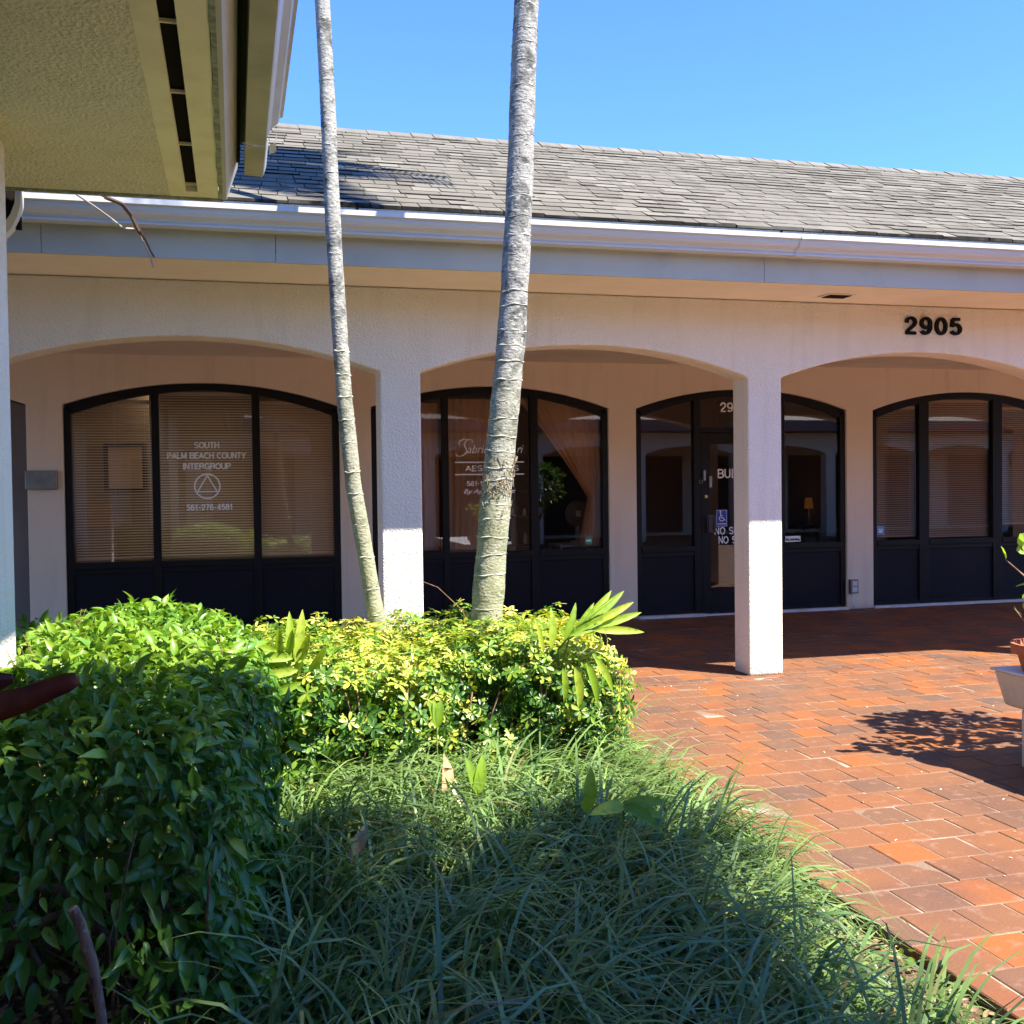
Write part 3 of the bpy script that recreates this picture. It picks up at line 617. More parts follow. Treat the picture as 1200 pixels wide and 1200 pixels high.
# small white notice on the right-hand pane
wsn = MB(); wsn.box(6.425, 6.64, GY - .004, GY - .0015, .845, .915); wsn.build('sticker', M['white'], winC)
letters('notice', [('No Soliciting', 6.535, 0.862, 0.03, dict(width=.19, align='CENTER', bold=.03, shear=.2))], winC, 'black').location.y -= 0.004
bt = MB(); bt.box(7.69, 7.80, GY - .004, GY - .0015, .90, 1.01); bt.build('sticker', M['bluelt'], winD)
bt = MB(); bt.box(7.71, 7.78, GY - .006, GY - .0042, .965, .975); bt.box(7.72, 7.77, GY - .006, GY - .0042, .93, .955); bt.build('sticker_mark', M['white'], winD)

# interior rooms
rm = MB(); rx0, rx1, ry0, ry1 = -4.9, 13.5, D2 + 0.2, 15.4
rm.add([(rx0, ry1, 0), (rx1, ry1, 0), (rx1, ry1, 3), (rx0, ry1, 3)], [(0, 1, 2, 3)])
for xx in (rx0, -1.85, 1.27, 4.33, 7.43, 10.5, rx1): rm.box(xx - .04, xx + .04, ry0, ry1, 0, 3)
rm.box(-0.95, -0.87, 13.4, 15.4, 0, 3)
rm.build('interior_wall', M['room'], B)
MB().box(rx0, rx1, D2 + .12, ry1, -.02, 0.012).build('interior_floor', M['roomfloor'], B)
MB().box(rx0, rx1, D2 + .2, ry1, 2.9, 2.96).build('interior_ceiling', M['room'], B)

# blinds: each a thing of its own
def blind(x0, x1, ox0, ox1, ztop, zbot, label, tilt=0.5, drop_from=None):
    m = MB(); y = FY + 0.115; pitch = 0.0275; z = ztop; hw = 0.0125; ca, sa = math.cos(tilt) * hw, math.sin(tilt) * hw
    while z > zbot:
        zc = arc_z(max(abs(x0 - (ox0 + ox1) / 2), abs(x1 - (ox0 + ox1) / 2)) + (ox0 + ox1) / 2, ox0, ox1, ZS, ZA)
        xa, xb = x0, x1
        if z < ztop: m.add([(xa, y - ca, z - sa), (xb, y - ca, z - sa), (xb, y, z + .0015), (xa, y, z + .0015), (xb, y + ca, z + sa), (xa, y + ca, z + sa)], [(0, 1, 2, 3), (3, 2, 4, 5)])
        z -= pitch
    for fx in (0.12, 0.5, 0.88):
        xx = x0 + (x1 - x0) * fx; m.box(xx - .0012, xx + .0012, y - .014, y - .012, zbot, ztop)
    m.box(x0, x1, y - .015, y + .015, zbot - .012, zbot + .006)
    m.box(x0, x1, y - .02, y + .02, ztop - .01, ztop + .03)
    o = m.build('window_blind', M['blind']); tag(o, label, 'blind', 'horizontal slat blinds behind the arched windows'); return o
blind(-1.58, -0.80, -1.664, 1.101, 2.47, 0.86, 'cream slat blind with wide open slats left of the white phone number lettering', 0.42)
blind(-0.76, 0.20, -1.664, 1.101, 2.56, 0.86, 'cream slat blind directly behind the lettering with the circled triangle', 0.62)
blind(0.26, 1.03, -1.664, 1.101, 2.47, 0.86, 'cream slat blind behind the pane right of the circled triangle lettering', 0.95)
blind(7.66, 8.29, 7.610, 10.345, 2.47, 0.88, 'cream slat blind above the small blue sticker in the rightmost window', 0.8)
blind(8.41, 9.37, 7.610, 10.345, 2.56, 0.86, 'cream slat blind in the middle pane of the rightmost window', 0.9)
blind(9.49, 10.28, 7.610, 10.345, 2.47, 1.0, 'cream slat blind hanging short at the right edge of the photo', 0.7)
# curtains in window B
def drape(top_a, top_b, path, label, depth=.03, folds=9, flip=False):
    """path: list of (z, xleft, xright) narrowing down"""
    m = MB(); n = 60; rows = []
    for (z, xl, xr) in path:
        row = []
        for i in range(n + 1):
            u = i / n; row.append((xl + (xr - xl) * u, FY + .19 + depth * math.sin(u * folds * 2 * math.pi + .4 * math.sin(z * 3)) * (0.6 + .4 * math.sin(u * 7 + 1)), z))
        rows.append(row)
    vs = [p for r_ in rows for p in r_]; fs = [(j * (n + 1) + i, j * (n + 1) + i + 1, (j + 1) * (n + 1) + i + 1, (j + 1) * (n + 1) + i) for j in range(len(rows) - 1) for i in range(n)]
    m.add(vs, fs); o = m.build('curtain', M['curtain'], smooth=True); tag(o, label, 'curtain', 'sheer tan curtains in the middle window'); return o
def lerp(a, b, t): return a + (b - a) * t
drape(0, 0, [(z, 1.48, 2.22) for z in np.linspace(2.5, .85, 20)], 'straight sheer tan curtain in the narrow pane beside the first round column', folds=6)
drape(0, 0, [(z, 2.28, 2.95 - .12 * (2.5 - z) / 1.65) for z in np.linspace(2.55, .85, 20)], 'straight sheer tan curtain behind the script lettering', folds=8)
tb = []
for t in np.linspace(0, 1, 26):
    z = lerp(2.56, 1.42, t); xl = lerp(3.12, 3.98, t ** 0.85); xr = 4.12 if t < .8 else lerp(4.12, 4.10, (t - .8) / .2); tb.append((z, xl, xr))
for t in np.linspace(0.1, 1, 8): tb.append((lerp(1.42, .85, t), lerp(3.98, 3.86, t), lerp(4.10, 4.13, t)))
drape(0, 0, tb, 'tan curtain swept aside and gathered at the right edge of the middle window', folds=7, depth=.035)

# things inside the rooms
p = empty('picture_frame', (-1.3, 13.0, 1.6)); tag(p, 'square dark framed picture seen through the left pane of the leftmost window', 'picture')
# hung on a short partition
MB().box(-1.77, -0.95, 13.03, 13.10, 0.01, 2.9).build('partition', M['room'], B)
f = MB(); px0, px1, pz0, pz1 = -1.45, -0.98, 1.55, 2.12
f.box(px0, px1, 12.99, 13.025, pz0, pz0 + .05); f.box(px0, px1, 12.99, 13.025, pz1 - .05, pz1); f.box(px0, px0 + .05, 12.99, 13.025, pz0 + .05, pz1 - .05); f.box(px1 - .05, px1, 12.99, 13.025, pz0 + .05, pz1 - .05)
f.build('frame', M['steel_dark'], p); MB().box(px0 + .05, px1 - .05, 13.0, 13.02, pz0 + .05, pz1 - .05).build('picture', M['curtain'], p)
o = MB().box(-1.62, -1.34, 12.98, 12.985, 1.15, 1.42).build('paper_notice', M['paper']); tag(o, 'orange paper notice pinned low inside the leftmost window', 'notice')
lt = empty('ceiling_light', (-.6, 13.2, 2.85)); tag(lt, 'lit fluorescent ceiling panel glimpsed at the top of the leftmost window', 'light')
MB().box(-.95, .25, 12.6, 13.2, 2.86, 2.9).build('housing', M['plastic'], lt); MB().box(-.93, .23, 12.62, 13.18, 2.852, 2.858).build('diffuser', M['tube_light'], lt)
tl = empty('table_lamp', (7.0, 13.0, .95)); tag(tl, 'small glowing amber table lamp inside the pane right of the entrance door', 'lamp')
sx, sy = 7.35, 12.6
m_ = MB(); m_.lathe([(.06, 0), (.045, .14)], (sx, sy, 1.22), 20); m_.build('lamp_shade', M['shade_light'], tl, smooth=True)
m_ = MB(); m_.lathe([(.0, 0), (.06, 0), (.05, .02), (.015, .05), (.03, .12), (.012, .2), (.01, .24)], (sx, sy, 1.0), 16); m_.build('lamp_base', M['brass'], tl, smooth=True)
ct = empty('side_table', (7.3, 12.6, 0)); tag(ct, 'dark wooden side table under the amber lamp inside the entrance', 'table')
MB().box(sx - .3, sx + .04, sy - .2, sy + .2, .96, 1.0).build('table_top', M['wood'], ct)
for ax, ay in ((-.28, -.18), (.02, -.18), (-.28, .18), (.02, .18)): MB().box(sx + ax - .015, sx + ax + .015, sy + ay - .015, sy + ay + .015, .012, .96).build('leg', M['wood'], ct)
fn = empty('desk_fan', (4.0, 12.2, .84)); tag(fn, 'round white desk fan behind the green octagonal sticker', 'fan')
fx, fy, fz = 4.02, 12.25, 1.22
m_ = MB()
for rr in (.15, .125, .10, .075, .05): m_.tube([(fx + rr * math.cos(t), fy - .02 + .02 * (rr / .15), fz + rr * math.sin(t)) for t in np.linspace(0, 2 * math.pi, 33)], .004, 5, cap=False)
for k_ in range(16):
    t = k_ * math.pi / 8; m_.tube([(fx + .04 * math.cos(t), fy - .02, fz + .04 * math.sin(t)), (fx + .15 * math.cos(t), fy, fz + .15 * math.sin(t))], .0025, 4)
m_.build('cage', M['plastic'], fn); MB().box(fx - .03, fx + .03, fy - .035, fy - .02, fz - .035, fz + .035).build('badge', M['white'], fn)
m_ = MB(); m_.tube([(fx, fy, fz - .15), (fx, fy, .90)], .03, 10); m_.lathe([(0, 0.03), (.09, .03), (.1, 0)], (fx, fy, .86), 20); m_.build('stand', M['plastic'], fn)
tt_ = empty('white_table', (4.0, 12.25, 0)); tag(tt_, 'low white table holding the desk fan in the middle window', 'table')
MB().box(3.72, 4.25, 12.0, 12.5, .83, .86).build('table_top', M['plastic'], tt_)
for ax, ay in ((3.73, 12.01), (4.22, 12.01), (3.73, 12.47), (4.22, 12.47)): MB().box(ax, ax + .02, ay, ay + .02, .012, .83).build('leg', M['plastic'], tt_)
sf_ = empty('display_shelf', (3.5, 12.6, 0)); tag(sf_, 'dark shelf unit with rows of small bottles in the middle window', 'shelf')
for z in (.85, 1.2, 1.5): MB().box(2.95, 3.68, 12.5, 12.75, z - .02, z).build('shelf', M['wood'], sf_)
for xx in (2.95, 3.66): MB().box(xx, xx + .02, 12.5, 12.75, .012, 1.6).build('side_panel', M['wood'], sf_)
BL = []
for z in (.85, 1.2):
    for i in range(8):
        hgt = random.uniform(.07, .16); rr = random.uniform(.018, .03)
        m_ = MB(); m_.lathe([(0, 0), (rr, 0), (rr, hgt * .7), (rr * .4, hgt * .8), (rr * .4, hgt), (0, hgt)], (3.02 + i * .085, 12.56 + random.uniform(0, .08), z + .001), 10)
        o = m_.build('bottle', M[random.choice(['plastic', 'plastic', 'brass', 'steel'])], smooth=True)
        tag(o, 'small cosmetic bottle on a shelf inside the middle window', 'bottle', 'bottles on the display shelf')

# things on the back wall
mb = empty('mailbox', (-1.86, D2, 1.68)); tag(mb, 'flat grey metal mailbox on the pier left of the leftmost window', 'mailbox')
MB().box(-2.015, -1.72, D2 - .09, D2 - .001, 1.585, 1.775).build('box', M['steel'], mb, bevel=.006)
m_ = MB(); m_.box(-2.0, -1.735, D2 - .094, D2 - .0905, 1.60, 1.76); m_.tube([(-1.86, D2 - .1, 1.73), (-1.86, D2 - .094, 1.73)], .01, 10); m_.build('lid', M['steel'], mb)
ob = empty('outlet_box', (7.2, D2, .26)); tag(ob, 'small grey outlet box with a white cable low on the pier right of the entrance', 'outlet')
MB().box(7.255, 7.36, D2 - .06, D2 - .001, .20, .37).build('box', M['steel'], ob, bevel=.004)
m_ = MB(); m_.box(7.275, 7.34, D2 - .066, D2 - .061, .22, .28); m_.box(7.275, 7.34, D2 - .066, D2 - .061, .295, .35); m_.build('cover', M['plastic'], ob)
m_ = MB(); m_.tube([(7.29, D2 - .03, .2), (7.285, D2 - .035, .12), (7.31, D2 - .03, .05), (7.33, D2 - .01, .012)], .006, 6); m_.build('cable', M['plastic'], ob)

# ------------------------------------------------------------ near building on the left (soffit overhead)
NB = empty('near_building', (-2.5, 1, 0)); tag(NB, 'neighbouring stucco building at the left with its broad eave overhead', 'building')
SZ = 3.03; YE = 5.60
MB().box(-6, -0.285, -6, YE, SZ, SZ + .05).build('soffit', M['stucco_near'], NB)
m_ = MB(); m_.box(-0.285, -0.206, -6, YE, SZ - .001, SZ + .03); m_.box(-0.150, -0.052, -6, YE, SZ - .001, SZ + .03)
y = 5.44
while y > -2: m_.box(-.206, -.150, y, y + .010, SZ + .016, SZ + .028); y -= 0.62
m_.box(-.206, -.150, 5.50, YE, SZ - .001, SZ + .03)
m_.build('soffit_trim', M['soffit_smooth'], NB)
m_ = MB(); m_.box(-.21, -.145, -6, YE, SZ + .035, SZ + .05); m_.box(-.01, .055, -6, YE - .15, SZ + .14, SZ + .16); m_.build('vent_slot', M['void'], NB)
m_ = MB()
yy = -6.0
random.seed(3)
vs = []; 
while yy < YE: vs.append((yy, random.uniform(-.004, .004))); yy += .12
vs.append((YE, 0))
for (ya_, k1), (yb_, k2) in zip(vs[:-1], vs[1:]):
    m_.add([(-.052 + k1, ya_, SZ - .004), (-.03, ya_, SZ - .006), (-.03, yb_, SZ - .006), (-.052 + k2, yb_, SZ - .004), (-.052 + k1, ya_, SZ + .03), (-.052 + k2, yb_, SZ + .03)], [(0, 1, 2, 3), (0, 3, 5, 4)])
m_.box(-6, -0.03, YE, YE + .025, SZ - .012, SZ + .06)
m_.build('edge_trim', M['paint_edge'], NB)
m_ = MB(); m_.prism([(-.03, SZ - .006), (-.012, SZ - .006), (.045, SZ + .16), (.027, SZ + .16)], 'y', -6, YE - .0); m_.build('fascia', M['fascia'], NB)
# gutter of the near roof, with seam and end piece
gpn = [(.075, 3.25), (.075, 3.105), (.162, 3.10), (.168, 3.112), (.185, 3.15), (.215, 3.175), (.225, 3.20), (.238, 3.205), (.240, 3.232), (.222, 3.234)]
m_ = MB(); m_.strip(gpn[:4], 'y', -6, 4.95); m_.strip([(a_ * 1.0, b_ - .002) for a_, b_ in gpn[:4]], 'y', 4.953, 5.42)
m_.add([(a_, 5.42, b_) for a_, b_ in gpn[:4]] + [(.15, 5.42, 3.2)], [(0, 1, 2, 3, 4)])
m_.build('gutter_bottom', M['gutter_near'], NB)
m_ = MB(); m_.strip(gpn[3:], 'y', -6, 4.85); m_.build('gutter', M['gutter_face'], NB)
m_ = MB(); m_.strip([(.168, 3.112), (.18, 3.15), (.185, 3.2)], 'y', 4.953, 5.42); m_.strip([(.185, 3.13), (.215, 3.14), (.215, 3.19)], 'y', 5.0, 5.15); m_.build('gutter_end', M['gutter'], NB)
m_ = MB(); m_.prism([(.12, 3.25), (.10, 3.30), (-5.0, 5.85), (-5.0, 3.4), (-.1, 3.2)], 'y', -6, 5.35); m_.build('roof', M['shingle'], NB)
MB().box(-1.35, -0.915, 4.47, 4.92, 0, SZ).build('column', M['stucco'], NB, bevel=.014)
MB().box(-2.9, -2.6, -6, 5.2, 0, SZ).build('wall', M['stucco'], NB)
# downspout elbow seen at the far left under the soffit
DS = empty('downspout_elbow', (-1.2, 5.9, 3)); tag(DS, 'cream gutter elbow poking out beside the left column below the near eave', 'gutter')
pr = [(-1.30, 3.03), (-.985, 3.03), (-.99, 2.97), (-1.01, 2.92), (-1.04, 2.885), (-1.06, 2.865)]
m_ = MB(); yb_ = 5.86
outer = [(-.985, 3.045), (-.988, 2.965), (-1.005, 2.90), (-1.03, 2.85), (-1.065, 2.81), (-1.12, 2.79)]
inner = [(-1.01, 3.045), (-1.015, 2.97), (-1.035, 2.915), (-1.06, 2.875), (-1.10, 2.85), (-1.14, 2.84)]
poly = outer + inner[::-1]; m_.prism(poly, 'y', 5.66, 5.74)
m_.prism([(-1.38, 2.86), (-1.09, 2.84), (-1.065, 2.80), (-1.12, 2.775), (-1.38, 2.775)], 'y', 5.655, 5.74)
for q in range(4): m_.box(-1.38, -1.10, 5.650, 5.656, 2.785 + q * .017, 2.793 + q * .017)
m_.build('elbow', M['cream_metal'], DS); MB().box(-1.4, -1.0, 5.72, 5.76, 2.86, 3.05).build('inner_shadow', M['void'], DS)  # dark block stands in for the shadow inside the elbow
# loose wires
wr = empty('hanging_wires', (-.6, 6.6, 3.2)); tag(wr, 'twisted brown and grey wires hanging from the near eave across the gutter', 'cable')
m_ = MB(); m_.tube([(-.62, 5.7, 3.04), (-.60, 6.1, 3.12), (-.58, 6.58, 3.20), (-.53, 6.66, 3.13), (-.50, 6.7, 3.08), (-.47, 6.86, 3.02), (-.455, 6.92, 3.0)], .006, 6); m_.tube([(-.60, 5.7, 3.03), (-.57, 6.2, 3.13), (-.56, 6.6, 3.17), (-.52, 6.64, 3.09), (-.50, 6.72, 3.06)], .011, 6)
m_.build('wire', M['cable'], wr)
m_ = MB(); m_.tube([(-.74, 5.7, 3.04), (-.70, 6.2, 3.10), (-.66, 6.55, 3.13), (-.60, 6.6, 3.09), (-.53, 6.64, 3.10), (-.50, 6.70, 3.04), (-.47, 6.9, 2.98), (-.46, 6.91, 2.93)], .005, 6); m_.build('wire', M['cable_grey'], wr)

# ------------------------------------------------------------ buildings behind the photographer (mirrored in the glass)
OB = empty('opposite_building', (3, -6, 0)); tag(OB, 'cream stucco arcade building facing the windows from behind the viewer', 'building')
oc_ = [(-7 + 2.95 * k, -6.7 + 2.95 * k) for k in range(16)]
MB().prism(comb([(oc_[i][1], oc_[i + 1][0]) for i in range(15)], -8, 39, 3.0, 2.41, 2.637), 'y', -4.6, -4.3).build('colonnade_wall', M['stucco'], OB)
MB().box(-8, 39, -7.6, -7.4, 0, 3).build('back_wall', M['stucco_in'], OB)
MB().box(-8, 39, -7.4, -4.6, 2.95, 3.0).build('corridor_ceiling', M['paint_soffit'], OB)
MB().box(-8, 39, -7.4, -4.3, -.08, -.003).build('corridor_floor', M['brick'], OB)
MB().prism([(-3.5, 3.02), (-3.5, 3.32), (-6.3, 4.7), (-10, 4.7), (-10, 3.02)], 'x', -8, 39).build('roof', M['door_panel'], OB)
for k in range(15):
    a_, b_ = oc_[k][1] + .2, oc_[k + 1][0] - .2
    MB().box(a_, b_, -7.4, -7.36, .1, 2.45).build('window', M['panel'], OB)
# ------------------------------------------------------------ stucco bench at the right with pot
BN = empty('stucco_bench', (4.6, 4, 0)); tag(BN, 'low white stucco bench with flared seat slab at the right edge', 'bench')
m_ = MB(); m_.prism([(4.0, .515), (4.065, .33), (4.10, .315), (4.86, .315), (4.92, .33), (4.98, .515)], 'y', 1.6, 4.93)
m_.build('seat_slab', M['bench'], BN, bevel=.008)
m_ = MB(); m_.box(3.985, 4.99, 1.59, 4.945, .519, .532); m_.build('seat_top', M['sill'], BN, bevel=.003)
for ya_ in (1.75, 4.33): MB().box(4.09, 4.88, ya_, ya_ + .50, 0.001, .3155).build('leg', M['bench'], BN, bevel=.01)
PT = empty('potted_plant', (4.3, 4.72, .532)); tag(PT, 'bright green leafy plant in a terracotta pot on the stucco bench', 'plant')
m_ = MB(); m_.lathe([(0, .0), (.15, .0), (.175, .09), (.205, .095), (.21, .15), (.19, .15), (.175, .12), (0, .12)], (4.20, 4.72, .533), 28); m_.build('pot', M['terracotta'], PT, smooth=False)

# ------------------------------------------------------------ leaf tools
def rot_from(dirs, ups):
    """matrices whose local Y is dirs, local Z near ups"""
    y = dirs / np.linalg.norm(dirs, axis=1, keepdims=True)
    x = np.cross(y, ups); x /= (np.linalg.norm(x, axis=1, keepdims=True) + 1e-9); z = np.cross(x, y)
    return np.stack([x, y, z], axis=2)
LEAF_V = np.array([(0, 0, 0), (-.17, .18, .05), (0, .2, 0), (.17, .18, .05), (-.25, .45, .07), (0, .48, .0), (.25, .45, .07), (-.16, .74, .02), (0, .76, -.05), (.16, .74, .02), (0, 1.0, -.16), (0, 0.002, 0)])
LEAF_F = [(0, 2, 1, 1), (0, 3, 2, 2), (1, 2, 5, 4), (2, 3, 6, 5), (4, 5, 8, 7), (5, 6, 9, 8), (7, 8, 10, 10), (8, 9, 10, 10)]
LEAF_V2 = np.array([(-.02, 0, 0), (.02, 0, 0), (-.19, .25, .05), (0, .24, 0), (.19, .25, .05), (-.24, .52, .05), (0, .52, -.01), (.24, .52, .05), (-.12, .82, -.03), (0, .82, -.07), (.12, .82, -.03), (-.008, 1.0, -.16), (.008, 1.0, -.16)])
LEAF_Q = [(0, 1, 3, 2), (1, 4, 3, 3), ]
QL = [(0, 3, 6, 2)]
# quads only template: three columns x five rows
def leaf_template(widths, ys, fold=.25, droop=.16):
    vs = []; 
    for w_, y_ in zip(widths, ys):
        d_ = -droop * y_ * y_
        vs += [(-w_, y_, w_ * fold + d_), (0, y_, d_), (w_, y_, w_ * fold + d_)]
    fs = []
    for i in range(len(ys) - 1):
        b = 3 * i; fs += [(b, b + 1, b + 4, b + 3), (b + 1, b + 2, b + 5, b + 4)]
    return np.array(vs), fs
FIC_V, FIC_F = leaf_template([.01, .15, .205, .19, .115, .035, .004], [0, .14, .34, .56, .76, .90, 1.0], .65, .42)
SCH_V, SCH_F = leaf_template([.03, .17, .22, .12], [0, .35, .7, 1.0], .3, .15)
RND_V, RND_F = leaf_template([.04, .30, .38, .28, .05], [0, .2, .5, .82, 1.0], .2, .1)

def norm(v): return v / (np.linalg.norm(v, axis=1, keepdims=True) + 1e-9)

# ------------------------------------------------------------ ficus hedge
def hedge_points(n, boxes, jitter, inward):
    """points near the outer skin of rounded boxes, with outward normals"""
    P = []; N = []
    areas = []
    for (x0, x1, y0, y1, z0, z1) in boxes: areas.append((x1 - x0) * (y1 - y0) + (x1 - x0) * (z1 - z0) + (y1 - y0) * (z1 - z0) * 2)
    areas = np.array(areas) / sum(areas)
    for bi, (x0, x1, y0, y1, z0, z1) in enumerate(boxes):
        k = int(n * areas[bi]); dx, dy, dz = x1 - x0, y1 - y0, z1 - z0
        a = np.array([dx * dy * 1.2, dx * dz, dx * dz * .5, dy * dz, dy * dz * .6]); a /= a.sum()
        face = rng.choice(5, k, p=a); u = rng.random((k, 3)); p = u.copy(); nn = np.zeros((k, 3))
        p[face == 0, 2] = 1; nn[face == 0, 2] = 1; p[face == 1, 1] = 0; nn[face == 1, 1] = -1; p[face == 2, 1] = 1; nn[face == 2, 1] = 1
        p[face == 3, 0] = 1; nn[face == 3, 0] = 1; p[face == 4, 0] = 0; nn[face == 4, 0] = -1
        q = np.stack([x0 + p[:, 0] * dx, y0 + p[:, 1] * dy, z0 + p[:, 2] * dz], 1)
        # round the edges
        c = np.array([(x0 + x1) / 2, (y0 + y1) / 2, (z0 + z1) / 2]); r = min(dx, dy, dz) * .32
        inner = np.clip(q, [x0 + r, y0 + r, z0 - 1], [x1 - r, y1 - r, z1 - r]); dvec = q - inner; dl = np.linalg.norm(dvec, axis=1, keepdims=True)
        nn = np.where(dl > 1e-6, dvec / np.maximum(dl, 1e-6), nn); q = inner + nn * np.minimum(dl, r)
        lump = .045 * np.sin(q[:, 0:1] * 7 + 1) * np.cos(q[:, 1:2] * 6.3) + .03 * np.sin(q[:, 2:3] * 11 + q[:, 0:1] * 5)
        q = q + nn * (lump - rng.exponential(inward, (k, 1)) + np.clip(rng.normal(0, jitter, (k, 1)), -2 * jitter, 1.6 * jitter))
        P.append(q); N.append(nn)
    return np.concatenate(P), np.concatenate(N)

FH = empty('ficus_hedge', (-.4, 4, 0)); tag(FH, 'tall clipped dark green ficus hedge with glossy pointed leaves in the left foreground', 'hedge')
hb = [(-2.3, 0.02, 3.0, 4.38, 0.02, 0.90), (-0.90, 0.09, 3.7, 5.95, 0.05, 0.93), (-1.7, -.3, 4.98, 5.95, .05, .93)]
P, N = hedge_points(23000, hb, .018, .055)
# thinner low on the front so the twigs and soil show
keep = ~((P[:, 2] < .38) & (P[:, 1] < 3.5) & (P[:, 0] < -.35) & (rng.random(len(P)) < .62)); P, N = P[keep], N[keep]
k = len(P); size = rng.uniform(.040, .088, k) * np.where(P[:, 2] < .5, 1.08, .95)
d_ = norm(N * .6 + np.array([0, 0, -.55]) + rng.normal(0, .42, (k, 3)) + np.where(N[:, 2:3] > .7, np.array([[.15, -.2, .25]]), 0))
up = norm(N + rng.normal(0, .35, (k, 3)) + np.array([0, 0, .3]))
ti = np.clip(rng.normal(.30, .16, k) + np.where(P[:, 2] > .80, .40, 0) + (rng.random(k) < .04) * .5 + .12 * np.sin(P[:, 0] * 5) * np.sin(P[:, 1] * 4), 0, 1)  # top leaves paler: young growth, plus sunlit lime put into the tint
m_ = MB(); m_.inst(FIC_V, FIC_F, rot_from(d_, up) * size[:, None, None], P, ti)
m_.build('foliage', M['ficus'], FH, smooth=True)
m_ = MB(); random.seed(5)
for i in range(150):
    bx = random.uniform(-1.6, -.05); by = random.uniform(3.15, 5.6)
    if by > 4.3: bx = random.uniform(-.8, -.05)
    a_ = random.uniform(0, 6.28); pts = [(bx, by, -.05)]; x, y, z = pts[0]
    for s_ in range(5):
        a_ += random.gauss(0, .5); st_ = random.uniform(.08, .16); x += math.cos(a_) * st_ * .45; y += math.sin(a_) * st_ * .45; z += st_
        pts.append((x, y, min(z, .84)))
    r0 = random.uniform(.004, .011); m_.tube(pts, [r0 * (1 - .13 * j) for j in range(6)], 5)
for i in range(90):
    bx = random.uniform(-1.5, -.08); by = random.uniform(3.02, 3.4); z = random.uniform(.06, .6); a_ = random.uniform(-.6, 3.7)
    pts = [(bx, by, z)]; x, y = bx, by
    for s_ in range(4): a_ += random.gauss(0, .6); x += math.cos(a_) * .05; y += math.sin(a_) * .03; z += random.uniform(-.02, .05); pts.append((x, y, z))
    m_.tube(pts, [.0035, .003, .0025, .002, .0015], 4)
for pts, r0 in (([(-.42, 3.5, -.05), (-.38, 3.35, .2), (-.48, 3.2, .42), (-.60, 3.12, .5)], .022), ([(-.30, 3.6, -.05), (-.22, 3.4, .25), (-.28, 3.25, .5), (-.2, 3.2, .7)], .016), ([(-.8, 3.5, -.05), (-.7, 3.3, .2), (-.52, 3.12, .38), (-.35, 3.1, .44)], .018)):
    m_.tube(pts, [r0, r0 * .85, r0 * .7, r0 * .5], 7)
for i in range(60):
    bx = random.uniform(-1.3, 0.0); by = random.uniform(3.1, 5.8); bx = max(bx, -.8) if by > 4.4 else bx; x, y, z = bx, by, .78; pts = [(x, y, z)]; a_ = random.uniform(0, 6.28)
    for s_ in range(4): x += math.cos(a_) * .02; y += math.sin(a_) * .02; z += random.uniform(.03, .055); pts.append((x, y, z))
    m_.tube(pts, [.003, .0025, .002, .0015, .001], 4)
m_.build('branch', M['twig'], FH, smooth=True)
cs = empty('cut_stem', (-.33, 2.7, 0)); tag(cs, 'bare cut-off brown stem standing in front of the ficus hedge', 'branch')
m_ = MB(); cp = [(-.315, 2.72, -.05), (-.325, 2.70, .15), (-.335, 2.7, .30), (-.352, 2.7, .42), (-.378, 2.7, .525), (-.392, 2.7, .555)]
m_.tube(cp, [.016, .0145, .0125, .0145, .0125, .0135], 10); m_.build('stem', M['bare'], cs, smooth=True)
m_ = MB(); m_.tube([(-.3922, 2.7, .5555), (-.394, 2.7, .5585)], [.0125, .010], 10); m_.build('cut_end', M['cutwood'], cs)

# ------------------------------------------------------------ schefflera shrub
SH = empty('variegated_schefflera', (1, 6, 0)); tag(SH, 'low yellow and green variegated schefflera shrub around the palm trunks', 'shrub')
P, N = hedge_points(7600, [(0.14, 2.0, 5.22, 6.55, 0.08, 0.70), (0.1, 1.2, 5.5, 6.9, .08, .68), (1.3, 1.97, 5.15, 6.3, .08, .76)], .065, .06)
k = len(P); nl = 7
ax = norm(N + rng.normal(0, .4, (k, 3)) + np.array([0, 0, .45])); sz = rng.uniform(.026, .054, k)
rx = norm(np.cross(ax, rng.normal(0, 1, (k, 3)))); ry = np.cross(ax, rx)
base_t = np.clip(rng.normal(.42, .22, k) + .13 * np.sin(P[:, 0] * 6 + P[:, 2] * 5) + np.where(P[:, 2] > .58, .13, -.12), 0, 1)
m_ = MB()
for j in range(nl):
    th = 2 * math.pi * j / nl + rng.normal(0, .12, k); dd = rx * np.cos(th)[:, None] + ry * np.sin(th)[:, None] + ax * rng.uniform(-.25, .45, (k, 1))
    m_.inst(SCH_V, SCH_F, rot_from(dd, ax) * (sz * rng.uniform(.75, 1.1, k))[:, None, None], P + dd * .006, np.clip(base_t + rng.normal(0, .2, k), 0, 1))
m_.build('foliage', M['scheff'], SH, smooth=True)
m_ = MB(); random.seed(9)
for i in range(150):
    bx = random.uniform(.3, 1.85); by = random.uniform(5.4, 6.5); pts = [(bx, by, -.05)]; x, y, z = pts[0]; a_ = random.uniform(0, 6.28)
    for s_ in range(4): a_ += random.gauss(0, .4); x += math.cos(a_) * .06; y += math.sin(a_) * .06; z += random.uniform(.12, .18); pts.append((x, y, min(z, .62)))
    m_.tube(pts, [.009, .008, .007, .005, .004], 5)
m_.build('branch', M['twig'], SH, smooth=True)
